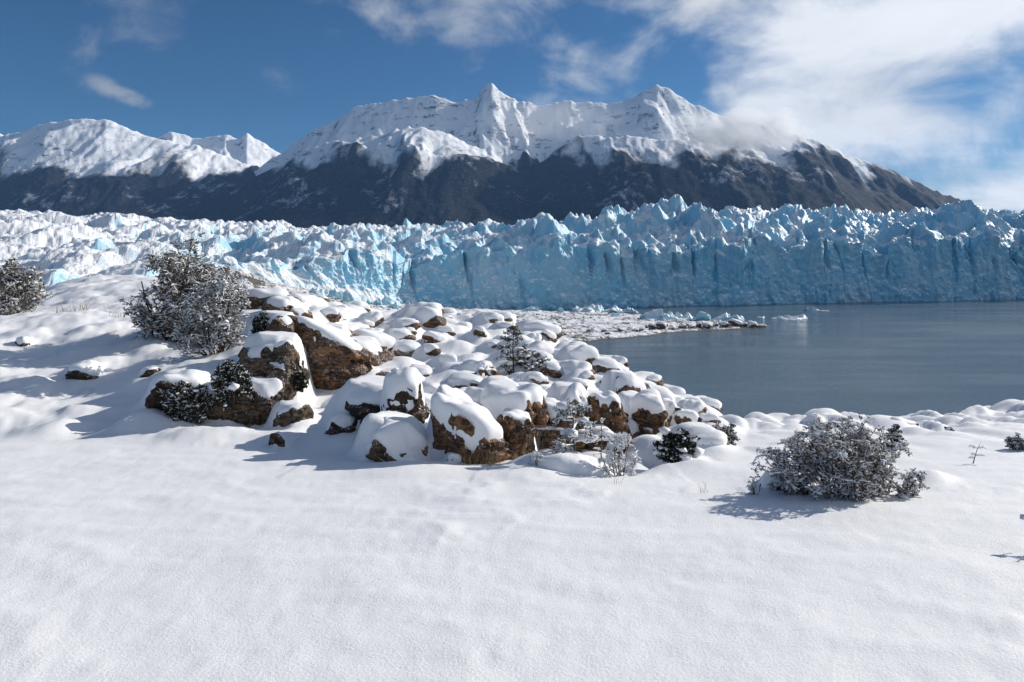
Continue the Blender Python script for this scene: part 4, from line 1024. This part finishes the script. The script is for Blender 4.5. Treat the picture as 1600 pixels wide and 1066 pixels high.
ice_block(1145, 338, 17, 4.2, 334, 'long white stranded iceberg with raised right end beyond the shore tip', z=0, depth=.5, spikes=3, sub=5, peak=0.9)
ice_block(1114, 322, 9, 2.2, 335, 'low ragged floe between the ice tooth and the boulder spit', z=0, spikes=4)
ice_block(1236, 347, 21, 2.7, 336, 'long low dark-edged iceberg floating right of the shore tip', z=0, depth=.5, spikes=4, sub=5)
ice_block(1271, 397, 14, 2.9, 337, 'small snowy iceberg afloat, farthest out on the lake', z=0, depth=.6, spikes=3)
ice_block(1188, 352, 5, 0.9, 338, 'sliver of ice floating left of the long low iceberg', z=0, spikes=3, sub=3)
ice_block(960, 350, 5, 3.4, 339, 'pointed white ice block standing on the flat snowy shore', spikes=2)
ice_block(875, 375, 4, 3.0, 340, 'little square ice block at the foot of the shaded ice wall', nplanes=6)
for k, (px, d, w_, h_) in enumerate([(925, 392, 20, 5.0), (960, 392, 18, 4.4), (985, 388, 12, 3), (1035, 326, 4, 1.6), (1080, 326, 4, 1.5), (1056, 322, 3, 1.2), (1090, 336, 5, 1.8), (1125, 330, 4, 1.4), (830, 385, 10, 3.0)]):
    ice_block(px, d, w_, h_, 350+k, 'ragged ice rubble lying along the foot of the shaded ice wall' if k in (0, 1, 2, 8) else 'small broken ice piece among the turquoise blocks', 'ice rubble under the wall' if k in (0, 1, 2, 8) else 'broken ice among the turquoise blocks', spikes=6)

spit = [(1188, 306, 2.6), (1177, 306, 4.4), (1163, 304, 3.4), (1150, 303, 4.6), (1132, 300, 3.8), (1118, 300, 3.0), (1106, 297, 4.2), (1092, 297, 3.0), (1080, 294, 2.6), (1066, 292, 3.4), (1050, 290, 3.0), (1034, 288, 4.6), (1020, 287, 3.6), (1004, 284, 2.4), (1172, 310, 3), (1158, 312, 2.8), (1140, 310, 3.4), (1125, 308, 2.4), (1098, 304, 2.8), (1075, 302, 2.4), (1040, 298, 3.4), (1012, 296, 2.6), (985, 284, 2.6), (970, 280, 2.0), (945, 278, 2.4), (1195, 307, 2.0)]
rng = np.random.RandomState(9)
spit.sort(key=lambda q: -q[0])
for k, (px, d, s_) in enumerate(spit):
    a, b = VAR[rng.randint(len(VAR))]
    x = (px-800)/F*d; z = max(float(shore_h(np.array([x]), np.array([d]))[0]), -0.2)
    r = link('boulder', a, None, (x, d, z+s_*0.12)); tag(r, f'dark wet snow-capped boulder, {NTH(k+1)} from the lake tip of the low spit', 'boulder', 'boulders along the spit')
    link('snow_cap', b, r); r.scale = (s_*.55, s_*.5, s_*.48); r.rotation_euler = (0, 0, rng.uniform(-1, 1))
for k in range(46):
    px = rng.uniform(480, 1010); d = rng.uniform(262, 360); s_ = rng.uniform(0.9, 2.2)
    x = (px-800)/F*d; z = float(shore_h(np.array([x]), np.array([d]))[0])
    if z < 0.2: continue
    a, b = VAR[rng.randint(len(VAR))]
    r = link('boulder', a, None, (x, d, z+s_*0.1)); tag(r, 'scattered stone with snow cap on the flat moraine shore', 'boulder', 'stones scattered on the shore')
    link('snow_cap', b, r); r.scale = (s_*.6, s_*.5, s_*.5); r.rotation_euler = (0, 0, rng.uniform(-1, 1))

# ------------------------------------------------------------------ air and low cloud
def build_air():
    V = [(x, y, z) for z in (-60, 2000) for y in (-140, 12500) for x in (-6500, 10500)]
    Fq = [(0, 2, 3, 1), (4, 5, 7, 6), (0, 1, 5, 4), (1, 3, 7, 5), (3, 2, 6, 7), (2, 0, 4, 6)]
    m = bpy.data.materials.new('haze_air'); m.use_nodes = True; t = NT(m.node_tree)
    v = t.n('ShaderNodeVolumePrincipled', inp={'Color': (0.28, 0.55, 1.0, 1), 'Density': 0.000021, 'Anisotropy': 0.1})
    o = t.n('ShaderNodeOutputMaterial'); t.t.links.new(v.outputs[0], o.inputs['Volume'])
    link('haze', mesh_from('haze', V, Fq, m, False), kind='stuff')
build_air()
def low_cloud(px, py, d, sx, sy, sz_, dens, seed, label):
    D0, Fc, E = ico(3)
    c = wpos(px, py, d)
    m = bpy.data.materials.new('low_cloud_vapour'); m.use_nodes = True; t = NT(m.node_tree)
    oc = objco(t); ln = t.n('ShaderNodeVectorMath', operation='LENGTH'); t.t.links.new(oc, ln.inputs[0])
    n_ = t.noise(t.mapping(oc, (2.0, 1.4, 0.8), loc=(seed, seed*.7, 0)), 1.5, 6, 0.62, 0.6)
    f = t.math('MULTIPLY', t.ramp(t.math('SUBTRACT', t.math('MULTIPLY', t.math('SUBTRACT', n_, 0.22), 1.5), t.math('MULTIPLY', t.math('POWER', ln.outputs['Value'], 2.0), 0.55)), 0.02, 0.42), dens)
    v = t.n('ShaderNodeVolumePrincipled', inp={'Color': (0.98, 0.99, 1, 1), 'Density': f, 'Anisotropy': 0.3})
    o = t.n('ShaderNodeOutputMaterial'); t.t.links.new(v.outputs[0], o.inputs['Volume'])
    ob = link('low_cloud', mesh_from('low_cloud', D0, Fc, m, True), None, tuple(c)); ob.scale = (sx, sy, sz_)
    ob['kind'] = 'stuff'; ob['label'] = label
low_cloud(1150, 206, 5900, 820, 420, 230, 0.0055, 1.3, 'cloud bank draped over the right shoulder of the mountain')
low_cloud(850, 185, 6400, 900, 400, 300, 0.0010, 4.1, 'thin veil of cloud in the cirque of the mountain')
